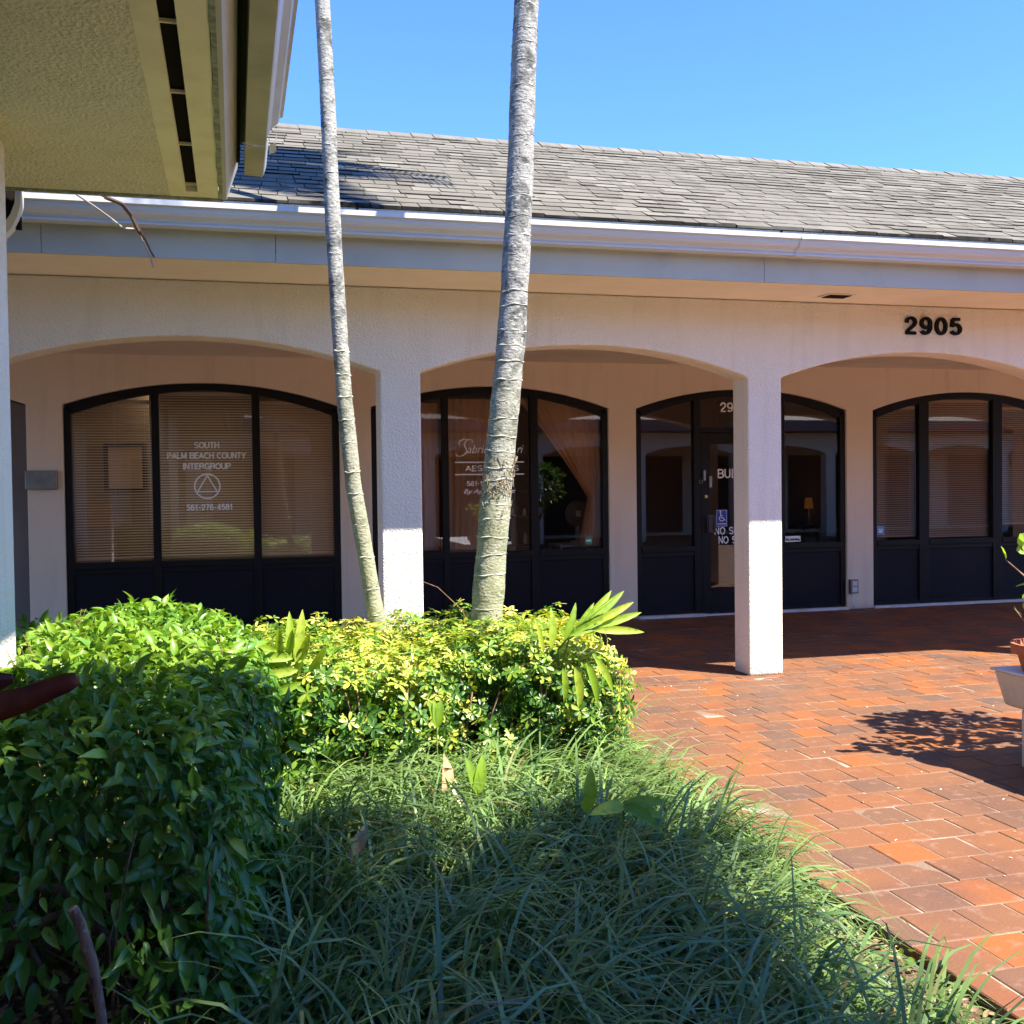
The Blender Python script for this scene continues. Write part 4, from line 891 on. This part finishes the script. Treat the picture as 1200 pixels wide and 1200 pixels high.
# sprouting thin shoot above it
m_ = MB(); m_.tube([(1.35, 5.9, .6), (1.25, 5.95, .85), (1.12, 6.0, .98), (1.0, 6.0, 1.03)], [.004, .003, .0025, .0015], 5); m_.tube([(1.2, 5.9, .6), (1.1, 5.95, .78), (.98, 6.0, .80)], [.004, .003, .0015], 5)
m_.build('shoot', M['twig'], SH)

# ------------------------------------------------------------ grass (liriope)
def blades(cx, cy, n, hmin, hmax, bias, seg=6, base_z=-.04, spread=.05, wid=(.0038, .0075), tmean=.35, tsd=.16):
    k = n; th = rng.uniform(0, 2 * np.pi) + rng.normal(0, .9, k)
    dirx = np.cos(th) + bias[0]; diry = np.sin(th) + bias[1]; L_ = np.hypot(dirx, diry) + 1e-6; dirx /= L_; diry /= L_
    ln = rng.uniform(hmin, hmax, k); curve = rng.uniform(1.3, 3.1, k); lean = rng.uniform(.1, .85, k)
    bx = cx + rng.normal(0, spread, k); by = cy + rng.normal(0, spread, k); wd = rng.uniform(*wid, k)
    a = lean.copy(); x = np.zeros(k); z = np.zeros(k); rows = []
    s = ln / seg
    px, py = -diry, dirx; tw = rng.uniform(-.5, .5, k)
    wprof = [.7, 1, 1, .9, .7, .42, .06] if seg == 6 else np.linspace(1, .1, seg + 1)
    for i in range(seg + 1):
        w_ = wd * wprof[i]; cxp = bx + dirx * x; cyp = by + diry * x
        rows.append(np.stack([cxp - px * w_, cyp - py * w_, base_z + z + tw * w_], 1)); rows.append(np.stack([cxp + px * w_, cyp + py * w_, base_z + z - tw * w_], 1))
        x = x + np.sin(a) * s; z = z + np.cos(a) * s; a = a + curve / seg * (1 + .5 * i / seg)
    V = np.stack(rows, 1)
    V[:, :, 2] = np.maximum(V[:, :, 2], -.02)
    ti = np.clip(rng.normal(tmean, tsd, k) + (rng.random(k) < .03) * .6, 0, 1)
    return V, ti
def blade_mesh(sets, seg=6):
    m = MB(); F = [(2 * i, 2 * i + 1, 2 * i + 3, 2 * i + 2) for i in range(seg)]
    for V, ti in sets: m.arr.append((V.reshape(-1, 3), np.array(F), V.shape[0], V.shape[1], ti))
    return m
sets = []
def right_edge(y): return 1.95 if y > 4.2 else 1.97 - .24 * min((4.2 - y) / 1.6, 1)
y = 0.9
while y < 7.3:
    x = 0.02
    while x < 2.05:
        jx, jy = x + random.uniform(-.06, .06), y + random.uniform(-.06, .06)
        ok = jx < right_edge(jy) and not (jy > 5.3 and jx < 1.78) and not (jy > 3.0 and jx < .16) and not (jy>6.9)
        if ok:
            hgt = .40 if jx < 1.6 else .34
            bias = (.75, -.35) if jx > .5 else (.5, -.5)
            if jx > 1.55: bias = (1.1, -.25)
            hh = hgt * random.uniform(.85, 1.15)
            sets.append(blades(jx, jy, 28, hh * .8, hh * 1.85, bias, tmean=.36 + .14 * random.random(), tsd=.2))
        x += .125
    y += .125
tag(blade_mesh(sets).build('liriope_grass', M['grass'], smooth=True), 'dense arching dark green liriope grass filling the bed', 'grass', kind='stuff')
# weeds and litter on the bare strip by the paving
P = np.stack([rng.uniform(1.62, 2.2, 700), rng.uniform(1.6, 3.7, 700), rng.uniform(-.03, .02, 700)], 1)
P = P[P[:, 0] < 2.0 + .15 * np.sin(P[:, 1] * 9)]; k = len(P)
dd = norm(rng.normal(0, 1, (k, 3)) + np.array([0, 0, .9])); m_ = MB()
m_.inst(RND_V, RND_F, rot_from(dd, norm(rng.normal(0, .5, (k, 3)) + np.array([0, 0, 1]))) * rng.uniform(.015, .035, k)[:, None, None], P, rng.random(k))
tag(m_.build('weeds', M['weed'], smooth=True), 'small green weeds on bare soil along the paving edge', 'weeds', kind='stuff')
P = np.stack([rng.uniform(1.2, 2.16, 900), rng.uniform(1.4, 4.2, 900), rng.uniform(-.035, -.02, 900)], 1); k = len(P)
m_ = MB(); dd = norm(rng.normal(0, 1, (k, 3)) * np.array([1, 1, .15])); m_.inst(SCH_V, SCH_F, rot_from(dd, norm(rng.normal(0, .3, (k, 3)) + np.array([0, 0, 1]))) * rng.uniform(.02, .05, k)[:, None, None], P, rng.random(k))
P = np.stack([rng.uniform(-1.6, .1, 1200), rng.uniform(2.6, 4.2, 1200), rng.uniform(-.035, -.01, 1200)], 1); k = len(P)
dd = norm(rng.normal(0, 1, (k, 3)) * np.array([1, 1, .15])); m_.inst(SCH_V, SCH_F, rot_from(dd, norm(rng.normal(0, .3, (k, 3)) + np.array([0, 0, 1]))) * rng.uniform(.03, .07, k)[:, None, None], P, rng.random(k))
tag(m_.build('leaf_litter', M['dry'], smooth=True), 'brown dry leaf litter scattered over the soil', 'leaf litter', kind='stuff')
P = np.stack([rng.uniform(2.25, 7, 170), rng.uniform(2.4, 9, 170), np.full(170, .004)], 1); k = len(P)
m_ = MB(); dd = norm(rng.normal(0, 1, (k, 3)) * np.array([1, 1, .05])); m_.inst(SCH_V, SCH_F, rot_from(dd, np.tile([[0, 0, 1.0]], (k, 1))) * rng.uniform(.006, .022, k)[:, None, None], P, rng.random(k))
tag(m_.build('paving_debris', M['pebble']), 'tiny pale leaf fragments scattered over the red paving', 'debris', kind='stuff')
def dryleaf(x, y, z, ln, rot, label, tilt=.9):
    o = MB(); v_, f_ = leaf_template([.02, .14, .19, .16, .07, .01], [0, .2, .42, .66, .86, 1.0], .9, .35); o.add([tuple(q * ln) for q in v_], f_)
    ob_ = o.build('dry_leaf', M['dry'], smooth=True); ob_.location = (x, y, z); ob_.rotation_euler = (tilt, .4, rot); tag(ob_, label, 'leaf', 'curled dry leaves caught in the grass'); return ob_
dryleaf(.87, 4.62, .20, .17, .3, 'curled tan dry leaf standing in the grass below the schefflera shrub', 1.35)
dryleaf(.40, 4.0, .14, .15, -.2, 'thin pale dry leaf in the grass close to the ficus hedge', 1.3)
o = dryleaf(2.75, 7.0, .006, .06, 1.2, 'tiny pale fallen leaf lying on the red paving near the shrub end', .05)

# ------------------------------------------------------------ palm fronds
LFT_V, LFT_F = leaf_template([.012, .075, .10, .085, .05, .004], [0, .15, .4, .65, .86, 1.0], .5, .18)
def frond(parent, base, tip, sag, nl, ll, mname, roll=0.0, stem_r=.006, wid=1.0, start=.25, tints=(0.2, 0.9), spread_up=.15):
    base = Vector(base); tip = Vector(tip); pts = []
    for i in range(13):
        t = i / 12; p = base.lerp(tip, t); p.z += sag * 4 * t * (1 - t); pts.append(p)
    F = empty('frond', base) if parent is None else None
    holder = parent
    m = MB(); m.tube(pts, [stem_r * (1 - .7 * i / 12) for i in range(13)], 6)
    st = m.build('stem', M['stem_green'], holder, smooth=True)
    dd, up_, pos, sc = [], [], [], []
    for j in range(nl):
        t = start + (1 - start) * j / (nl - 1); i = min(int(t * 12), 11); u = t * 12 - i
        p = pts[i].lerp(pts[i + 1], u); tan = (pts[i + 1] - pts[i]).normalized()
        side = tan.cross(Vector((0, 0, 1))).normalized(); side = Matrix.Rotation(roll, 3, tan) @ side; nrm = side.cross(tan).normalized()
        for sgn in (-1, 1):
            fwd = .55 + .75 * (t - start) / (1 - start); d = (side * sgn + tan * fwd + nrm * (spread_up + random.uniform(-.1, .1))).normalized()
            dd.append(d); up_.append(nrm); pos.append(p); sc.append(ll * (0.75 + .35 * math.sin(math.pi * min(max((t - start) / (1 - start), 0.1), .85))) * random.uniform(.9, 1.1))
    dd = np.array([tuple(q) for q in dd]); up_ = np.array([tuple(q) for q in up_]); pos = np.array([tuple(q) for q in pos]); sc = np.array(sc)
    V = LFT_V.copy(); V[:, 0] *= wid; V[:, 2] *= wid
    m = MB(); m.inst(V, LFT_F, rot_from(dd, up_) * sc[:, None, None], pos, rng.uniform(*tints, len(sc)))
    m.build('leaflets', M[mname], holder, smooth=True)
random.seed(21)
y1_ = empty('young_palm', (.25, 5.6, 0)); tag(y1_, 'bright yellow-green young palm leaf between the ficus hedge and the schefflera', 'palm')
frond(y1_, (.45, 5.35, .35), (.20, 5.2, .74), .04, 5, .24, 'palmleaf', roll=.9, wid=.95, start=.35)
m_ = MB(); 
dd = np.array([(-.9, -.2, .12), (-.85, -.2, -.05), (-.8, -.1, -.25), (.05, .0, 1.0), (.18, 0, 1.0), (-.3, -.1, -.8), (-.85, 0, .3)]); pos = np.array([(.26, 5.2, .74), (.28, 5.2, .68), (.30, 5.2, .62), (.24, 5.2, .72), (.27, 5.2, .72), (.33, 5.2, .58), (.2, 5.2, .77)])
m_.inst(LFT_V * np.array([1.0, 1, 1.3]), LFT_F, rot_from(norm(dd), np.tile([[0.1, -1.0, .2]], (len(dd), 1))) * np.array([.26, .25, .22, .24, .25, .22, .22])[:, None, None], pos, rng.uniform(.3, 1, len(dd)))
m_.build('leaflets', M['palmleaf'], y1_, smooth=True)
y2_ = empty('young_palm', (1.7, 5.4, 0)); tag(y2_, 'large bright yellow-green young palm leaf spreading beside the thick trunk', 'palm')
m_ = MB(); m_.tube([(1.62, 5.3, .3), (1.58, 5.15, .72), (1.66, 5.1, .84), (1.84, 5.05, .98)], [.008, .007, .006, .004], 6); m_.tube([(1.58, 5.2, .5), (1.62, 5.1, .78), (1.75, 5.05, .86)], [.006, .005, .004], 6); m_.build('stem', M['stem_green'], y2_, smooth=True)
specs = [((1.50, 5.15, .70), (-.18, -.1, 1.0), .22, 1.0), ((1.54, 5.15, .73), (.12, 0, 1.0), .23, 1.5), ((1.60, 5.12, .77), (.42, 0, .95), .23, 1.4), ((1.64, 5.1, .80), (.62, 0, .75), .23, 1.3), ((1.68, 5.1, .83), (.75, 0, .75), .30, 1.3), ((1.72, 5.1, .86), (.85, 0, .62), .30, 1.2),
         ((1.74, 5.05, .86), (.9, -.1, .45), .27, 1.2), ((1.76, 5.05, .84), (.95, -.1, .3), .28, 1.2), ((1.62, 5.08, .80), (.9, -.1, .35), .30, 1.4), ((1.72, 5.0, .83), (1.0, -.1, -.02), .31, 1.1), ((1.66, 4.95, .68), (.35, -.1, -.9), .25, 1.5), ((1.60, 4.95, .66), (.22, -.1, -1.0), .25, 1.6),
         ((1.54, 4.95, .66), (.12, -.1, -1.0), .2, 1.5), ((1.72, 5.0, .70), (.5, -.1, -.75), .24, 1.4), ((1.70, 5.1, .8), (.7, 0, .35), .25, 1.3)]
dd = norm(np.array([s_[1] for s_ in specs])); pos = np.array([s_[0] for s_ in specs]); sc = np.array([s_[2] for s_ in specs]); m_ = MB()
for i_ in range(len(specs)): m_.inst(LFT_V * np.array([specs[i_][3] * .72, 1, specs[i_][3]]), LFT_F, rot_from(dd[i_:i_ + 1], np.array([[.15, -1, .35]])) * sc[i_] * .88, pos[i_:i_ + 1], np.array([random.uniform(.3, 1)]))
m_.build('leaflets', M['palmleaf'], y2_, smooth=True)
def seedling(x, y, z, L_, n, label, flat=False, wid=1.7):
    e = empty('palm_seedling', (x, y, 0)); tag(e, label, 'seedling', 'palm seedlings in the grass')
    m = MB(); m.tube([(x, y, -.03), (x, y, z)], [.004, .003], 5); m.build('stem', M['stem_green'], e)
    dd = norm(np.array([((.95 if flat else .2) * math.cos(k_ * 2.1 + .4) + (.3 if flat else 0), -.3 if flat else -.1, (.25 if flat else 1) - .15 * k_) for k_ in range(n)]))
    m = MB(); m.inst(LFT_V * np.array([wid, 1, wid]), LFT_F, rot_from(dd, np.tile([[.1, -.8, .7]], (n, 1))) * np.full(n, L_)[:, None, None], np.tile([[x, y, z]], (n, 1)), rng.uniform(0, .9, n)); m.build('leaflets', M['palmleaf'], e, smooth=True)
seedling(.92, 5.0, .40, .13, 3, 'yellow-green two-leafed palm seedling in front of the schefflera')
seedling(.98, 4.4, .24, .16, 2, 'dark upright palm seedling blade beside the curled dry leaf')
seedling(1.30, 3.9, .28, .17, 1, 'single upright palm seedling blade in the middle of the grass')
seedling(1.40, 3.75, .34, .16, 4, 'flat spreading palm seedling leaf in the shaded grass near the paving', True)

# ------------------------------------------------------------ palm trees
def interp(pts, z):
    for (z0, x0), (z1, x1) in zip(pts[:-1], pts[1:]):
        if z <= z1 or (z1, x1) == pts[-1]:
            t = (z - z0) / (z1 - z0); return x0 + (x1 - x0) * t
def palm(name, label, xz, Y, rfun, top, ringstep, split, seed, crown_n=6, crown_r=1.25):
    random.seed(seed); e = empty(name, (interp(xz, 0), Y, 0)); tag(e, label, 'palm tree')
    rings = []; z = .1
    while z < top: rings.append(z); z += ringstep * random.uniform(.75, 1.3)
    pts = []; rad = []
    rs = np.array(rings)
    for q in np.arange(-.05, top + .001, .02):
        dq = np.min(np.abs(rs - q)); k_ = int(np.argmin(np.abs(rs - q)))
        pts.append((interp(xz, q) + .006 * math.sin(q * 2.3 + seed), Y + .008 * math.sin(q * 1.9), q)); rad.append(rfun(q) * (1 + .016 * math.sin(k_ * 1.7) + .012 * math.sin(q * 13 + seed) + .010 * math.sin(q * 41)))
    mm = MB(); mm.tube(pts, rad, 28, cap=False)
    for q in rings:
        xx = interp(xz, q) + .006 * math.sin(q * 2.3 + seed); rr = rfun(q) * 1.006; tl_ = random.uniform(-.10, .10); tl2 = random.uniform(-.12, .12); th_ = random.uniform(.6, 1.2) * (1 if q < 2.6 else .6)
        pts = [(xx + rr * math.cos(t), Y + .008 * math.sin(q * 1.9) + rr * math.sin(t), q + rr * (tl_ * math.cos(t) + tl2 * math.sin(t)) + .003 * math.sin(t * 5 + q * 9)) for t in np.linspace(0, 2 * math.pi, 30)]
        mm.tube(pts, [(.0036 + .0022 * math.sin(i * 1.3 + q * 7)) * th_ for i in range(30)], 5, cap=False, tint=1.0 if q < 2.6 else random.uniform(.6, .95))
    mm.build('trunk', M['trunk'], e, smooth=True)
    cx = interp(xz, top); mm = MB(); mm.tube([(cx, Y, top), (cx, Y, top + .25), (cx, Y, top + .7)], [rfun(top) * 1.05, rfun(top) * 1.25, .04], 16); mm.build('crownshaft', M['stem_green'], e, smooth=True)
    cr = MB(); st = MB()
    for i in range(crown_n):
        a_ = 2 * math.pi * i / crown_n + random.uniform(-.2, .2); el = random.uniform(.1, .9); b_ = Vector((cx, Y, top + .6)); pts = []
        for j in range(13):
            t = j / 12; pts.append(b_ + Vector((math.cos(a_) * crown_r * t, math.sin(a_) * crown_r * t, el * 1.3 * t - 1.5 * t * t)))
        st.tube(pts, [.022 * (1 - .8 * j / 12) for j in range(13)], 5)
        dd, uu, pp, ss = [], [], [], []
        for j in range(42):
            t = .15 + .85 * j / 41; ii = min(int(t * 12), 11); p = pts[ii].lerp(pts[ii + 1], t * 12 - ii); tan = (pts[ii + 1] - pts[ii]).normalized(); side = tan.cross(Vector((0, 0, 1))).normalized(); nr = side.cross(tan)
            for sg in (-1, 1): dd.append(tuple(side * sg + tan * .5 + nr * -.25)); uu.append(tuple(nr)); pp.append(tuple(p)); ss.append(.55 * (.5 + .5 * math.sin(math.pi * min(t + .1, .95))))
        V = LFT_V * np.array([.55, 1, .55]); cr.inst(V, LFT_F, rot_from(norm(np.array(dd)), np.array(uu)) * np.array(ss)[:, None, None], np.array(pp), rng.random(len(ss)))
    st.build('frond_stems', M['stem_green'], e, smooth=True); cr.build('crown', M['palmleaf_dk'], e, smooth=True)
    return e
palm('palm_tree', 'slender leaning grey palm trunk in front of the first column', [(0, 1.0), (.8, .82), (1.57, .69), (2.1, .645), (2.7, .622), (3.7, .585), (4.46, .552), (7.6, .42)], 6.45,
     lambda z: .050 - .0012 * z + (.012 * math.exp(-z * 2.5)), 7.6, .16, 1.75, 4)
palm('palm_tree', 'thick ringed pale palm trunk rising through the middle of the shrub', [(0, 1.34), (.75, 1.395), (1.6, 1.475), (2.4, 1.555), (3.45, 1.635), (4.35, 1.685), (7.2, 1.80)], 5.95,
     lambda z: .096 - .0058 * z + .006 * math.exp(-z * 3) if z < 5 else .067, 7.2, .105, 2.0, 8)
0 and palm('palm_tree', 'palm tree beyond the right edge whose crown shades the far roof', [(0, 9.2), (8.4, 9.0)], 6.3, lambda z: .085 - .003 * z, 8.4, .14, 1.0, 15)
# wiry roots on the thick trunk
m_ = MB(); random.seed(2)
for i in range(34):
    a_ = random.uniform(3.6, 5.8); z = random.uniform(1.42, 1.72); pts = []
    for s_ in range(6):
        rr = .091 + random.uniform(.0, .012); xx = interp([(0, 1.34), (.75, 1.395), (1.6, 1.475), (2.4, 1.555)], z); pts.append((xx + rr * math.cos(a_), 5.95 + rr * math.sin(a_), z)); a_ += random.gauss(0, .16); z += random.gauss(0, .022)
    m_.tube(pts, .0022, 4)
tag(m_.build('dried_air_plant', M['roots']), 'small tangle of dry fibres clinging to the thick palm trunk', 'air plant')

# unseen flat-topped tree added behind the viewer; crown shaped to shade the bed
ST = empty('shade_caster_tree', (3.8, -2.2, 0)); tag(ST, 'unseen flat-crowned tree added behind the viewer to shade the planting bed', 'tree')
m_ = MB(); m_.tube([(3.8, -2.2, -.1), (3.75, -2.25, 2.5), (3.9, -2.1, 5), (3.85, -2.0, 7), (3.8, -2.0, 8.2)], [.2, .16, .14, .11, .05], 14)
random.seed(31)
for i in range(12):
    a_ = i * 2 * math.pi / 12 + random.uniform(-.2, .2); r_ = random.uniform(1.5, 2.2); m_.tube([(3.86, -2.05, random.uniform(5.5, 6.6)), (3.86 + .4 * r_ * math.cos(a_), -2.0 + .4 * r_ * math.sin(a_), 7.4), (3.86 + r_ * math.cos(a_), -2.0 + r_ * math.sin(a_), 8.3)], [.07, .05, .02], 7)
m_.build('trunk', M['twig'], ST, smooth=True)
n_ = 26000; c_ = rng.random((420, 3)) * np.array([4.35, 4.6, .65]) + np.array([1.42, -4.72, 8.15])
P = c_[rng.integers(0, 420, n_)] + rng.normal(0, 1, (n_, 3)) * np.array([.13, .13, .10])
dd = norm(rng.normal(0, 1, (n_, 3)) + np.array([0, 0, -.2])); uu = norm(rng.normal(0, .6, (n_, 3)) + np.array([0, 0, 1]))
m_ = MB(); m_.inst(RND_V[:9], RND_F[:4], rot_from(dd, uu) * rng.uniform(.12, .2, n_)[:, None, None], P, rng.random(n_)); m_.build('crown', M['palmleaf_dk'], ST, smooth=True)

# ------------------------------------------------------------ red leaf at the left edge
TI = empty('ti_plant', (-.9, 2.2, 0)); tag(TI, 'dark red strap leaf reaching in from the left edge over the hedge', 'plant')
m_ = MB(); m_.tube([(-.95, 2.2, -.05), (-.93, 2.2, .6), (-.90, 2.2, 1.05)], [.02, .018, .015], 8); m_.build('stem', M['twig'], TI, smooth=True)
TV, TF = leaf_template([.02, .06, .10, .11, .08, .03, .004], [0, .1, .3, .55, .8, .93, 1.0], .7, .3)
def rolled(pts, rads, flat):
    m = MB(); m.tube(pts, rads, 14); c = m.v; n = 14
    out = []
    for i, p in enumerate(pts):
        for k_ in range(n):
            q = c[i * n + k_]; out.append((q[0], p[1] + (q[1] - p[1]) * flat, q[2] + .0035 * math.sin(k_ * 2 + i)))
    m.v = out; return m
m_ = rolled([(-.62, 2.2, 1.125), (-.52, 2.2, 1.137), (-.44, 2.2, 1.146), (-.40, 2.2, 1.155), (-.36, 2.2, 1.168), (-.32, 2.2, 1.182), (-.302, 2.2, 1.189)], [.03, .029, .028, .023, .020, .0165, .012], .6)
m_.build('leaf', M['tileaf'], TI, smooth=True)
m_ = rolled([(-.62, 2.24, 1.14), (-.52, 2.24, 1.17), (-.46, 2.24, 1.185), (-.425, 2.24, 1.19)], [.03, .03, .022, .006], .6); m_.build('leaf', M['tileaf'], TI, smooth=True)
for dv, L_ in (((-.8, .3, .6), .3), ((-.5, -.6, .5), .3), ((-.7, .6, .1), .3)):
    m_ = MB(); m_.inst(TV, TF, rot_from(norm(np.array([dv])), np.array([[0.05, -.75, .65]])) * L_, np.array([(-.90, 2.2, 1.03)]), np.array([.5])); m_.build('leaf', M['tileaf'], TI, smooth=True)
MB().tube([(-.90, 2.2, 1.03), (-.75, 2.2, 1.10), (-.60, 2.21, 1.13)], [.012, .012, .014], 8).build('petiole', M['tileaf'], TI, smooth=True)

# potted plant foliage
def leafy(parent, cx, cy, z0, z1, rad, n, size, m, name='foliage', shell=.5):
    th = rng.uniform(0, 2 * np.pi, n); u = rng.random(n) ** .5; hz = rng.random(n)
    r_ = rad * (shell + (1 - shell) * u) * np.sqrt(np.clip(1 - (2 * hz - 1) ** 2 * .8, .1, 1))
    P = np.stack([cx + r_ * np.cos(th), cy + r_ * np.sin(th), z0 + (z1 - z0) * hz], 1); Nn = norm(P - np.array([cx, cy, (z0 + z1) / 2]))
    dd = norm(Nn + rng.normal(0, .5, (n, 3))); uu = norm(np.array([0, -.3, 1.0]) + rng.normal(0, .5, (n, 3)))
    mm = MB(); mm.inst(RND_V, RND_F, rot_from(dd, uu) * rng.uniform(size * .7, size * 1.2, n)[:, None, None], P, rng.random(n)); return mm.build(name, M[m], parent, smooth=True)
leafy(PT, 4.40, 4.80, .80, 1.36, .24, 150, .07, 'palmleaf', shell=.2)
m_ = MB(); random.seed(12)
for i in range(16):
    a_ = random.uniform(0, 6.28); m_.tube([(4.30, 4.74, .62), (4.30 + .07 * math.cos(a_), 4.76 + .07 * math.sin(a_), .85), (4.38 + .2 * math.cos(a_), 4.80 + .18 * math.sin(a_), random.uniform(1.0, 1.3))], [.008, .006, .003], 5)
# the one shoot that shows in frame
for tip in ((3.97, 4.80, 1.13), (4.05, 4.78, 1.20), (4.03, 4.8, .86)): m_.tube([(4.22, 4.74, .64), (4.13, 4.77, tip[2] - .14), tip], [.007, .006, .003], 5)
m_.build('stem', M['twig'], PT, smooth=True)
P = np.array([(3.97, 4.80, 1.13), (4.04, 4.78, 1.20), (4.08, 4.78, 1.19), (4.02, 4.78, 1.18), (4.10, 4.77, 1.05), (4.09, 4.77, 1.06), (4.07, 4.78, 1.24), (4.11, 4.78, 1.22), (4.03, 4.8, .86), (4.09, 4.78, .70), (4.10, 4.78, 1.16)])
m_ = MB(); k = len(P); MT = rot_from(norm(rng.normal(0, .5, (k, 3)) + np.array([0, 0, .4])), norm(rng.normal(0, .3, (k, 3)) + np.array([0, -.8, .6]))) * .075
for i in range(k): MB().inst(RND_V, RND_F, MT[i:i + 1], P[i:i + 1], rng.uniform(.4, 1, 1)).build('leaf', M['palmleaf'], PT, smooth=True)
BS = empty('bench_shrub', (5.2, 5.0, 0)); tag(BS, 'loose leafy shrub standing behind the bench beyond the right edge', 'shrub')
leafy(BS, 5.25, 4.85, 1.25, 1.95, .52, 480, .09, 'palmleaf_dk', shell=.1)
m_ = MB(); random.seed(14)
for i in range(10):
    a_ = random.uniform(0, 6.28); m_.tube([(5.3, 4.85, -.05), (5.28, 4.85, .9), (5.25 + .2 * math.cos(a_), 4.85 + .2 * math.sin(a_), 1.35), (5.25 + .5 * math.cos(a_), 4.85 + .5 * math.sin(a_), random.uniform(1.5, 1.95))], [.014, .012, .008, .004], 6)
m_.build('branch', M['twig'], BS, smooth=True)
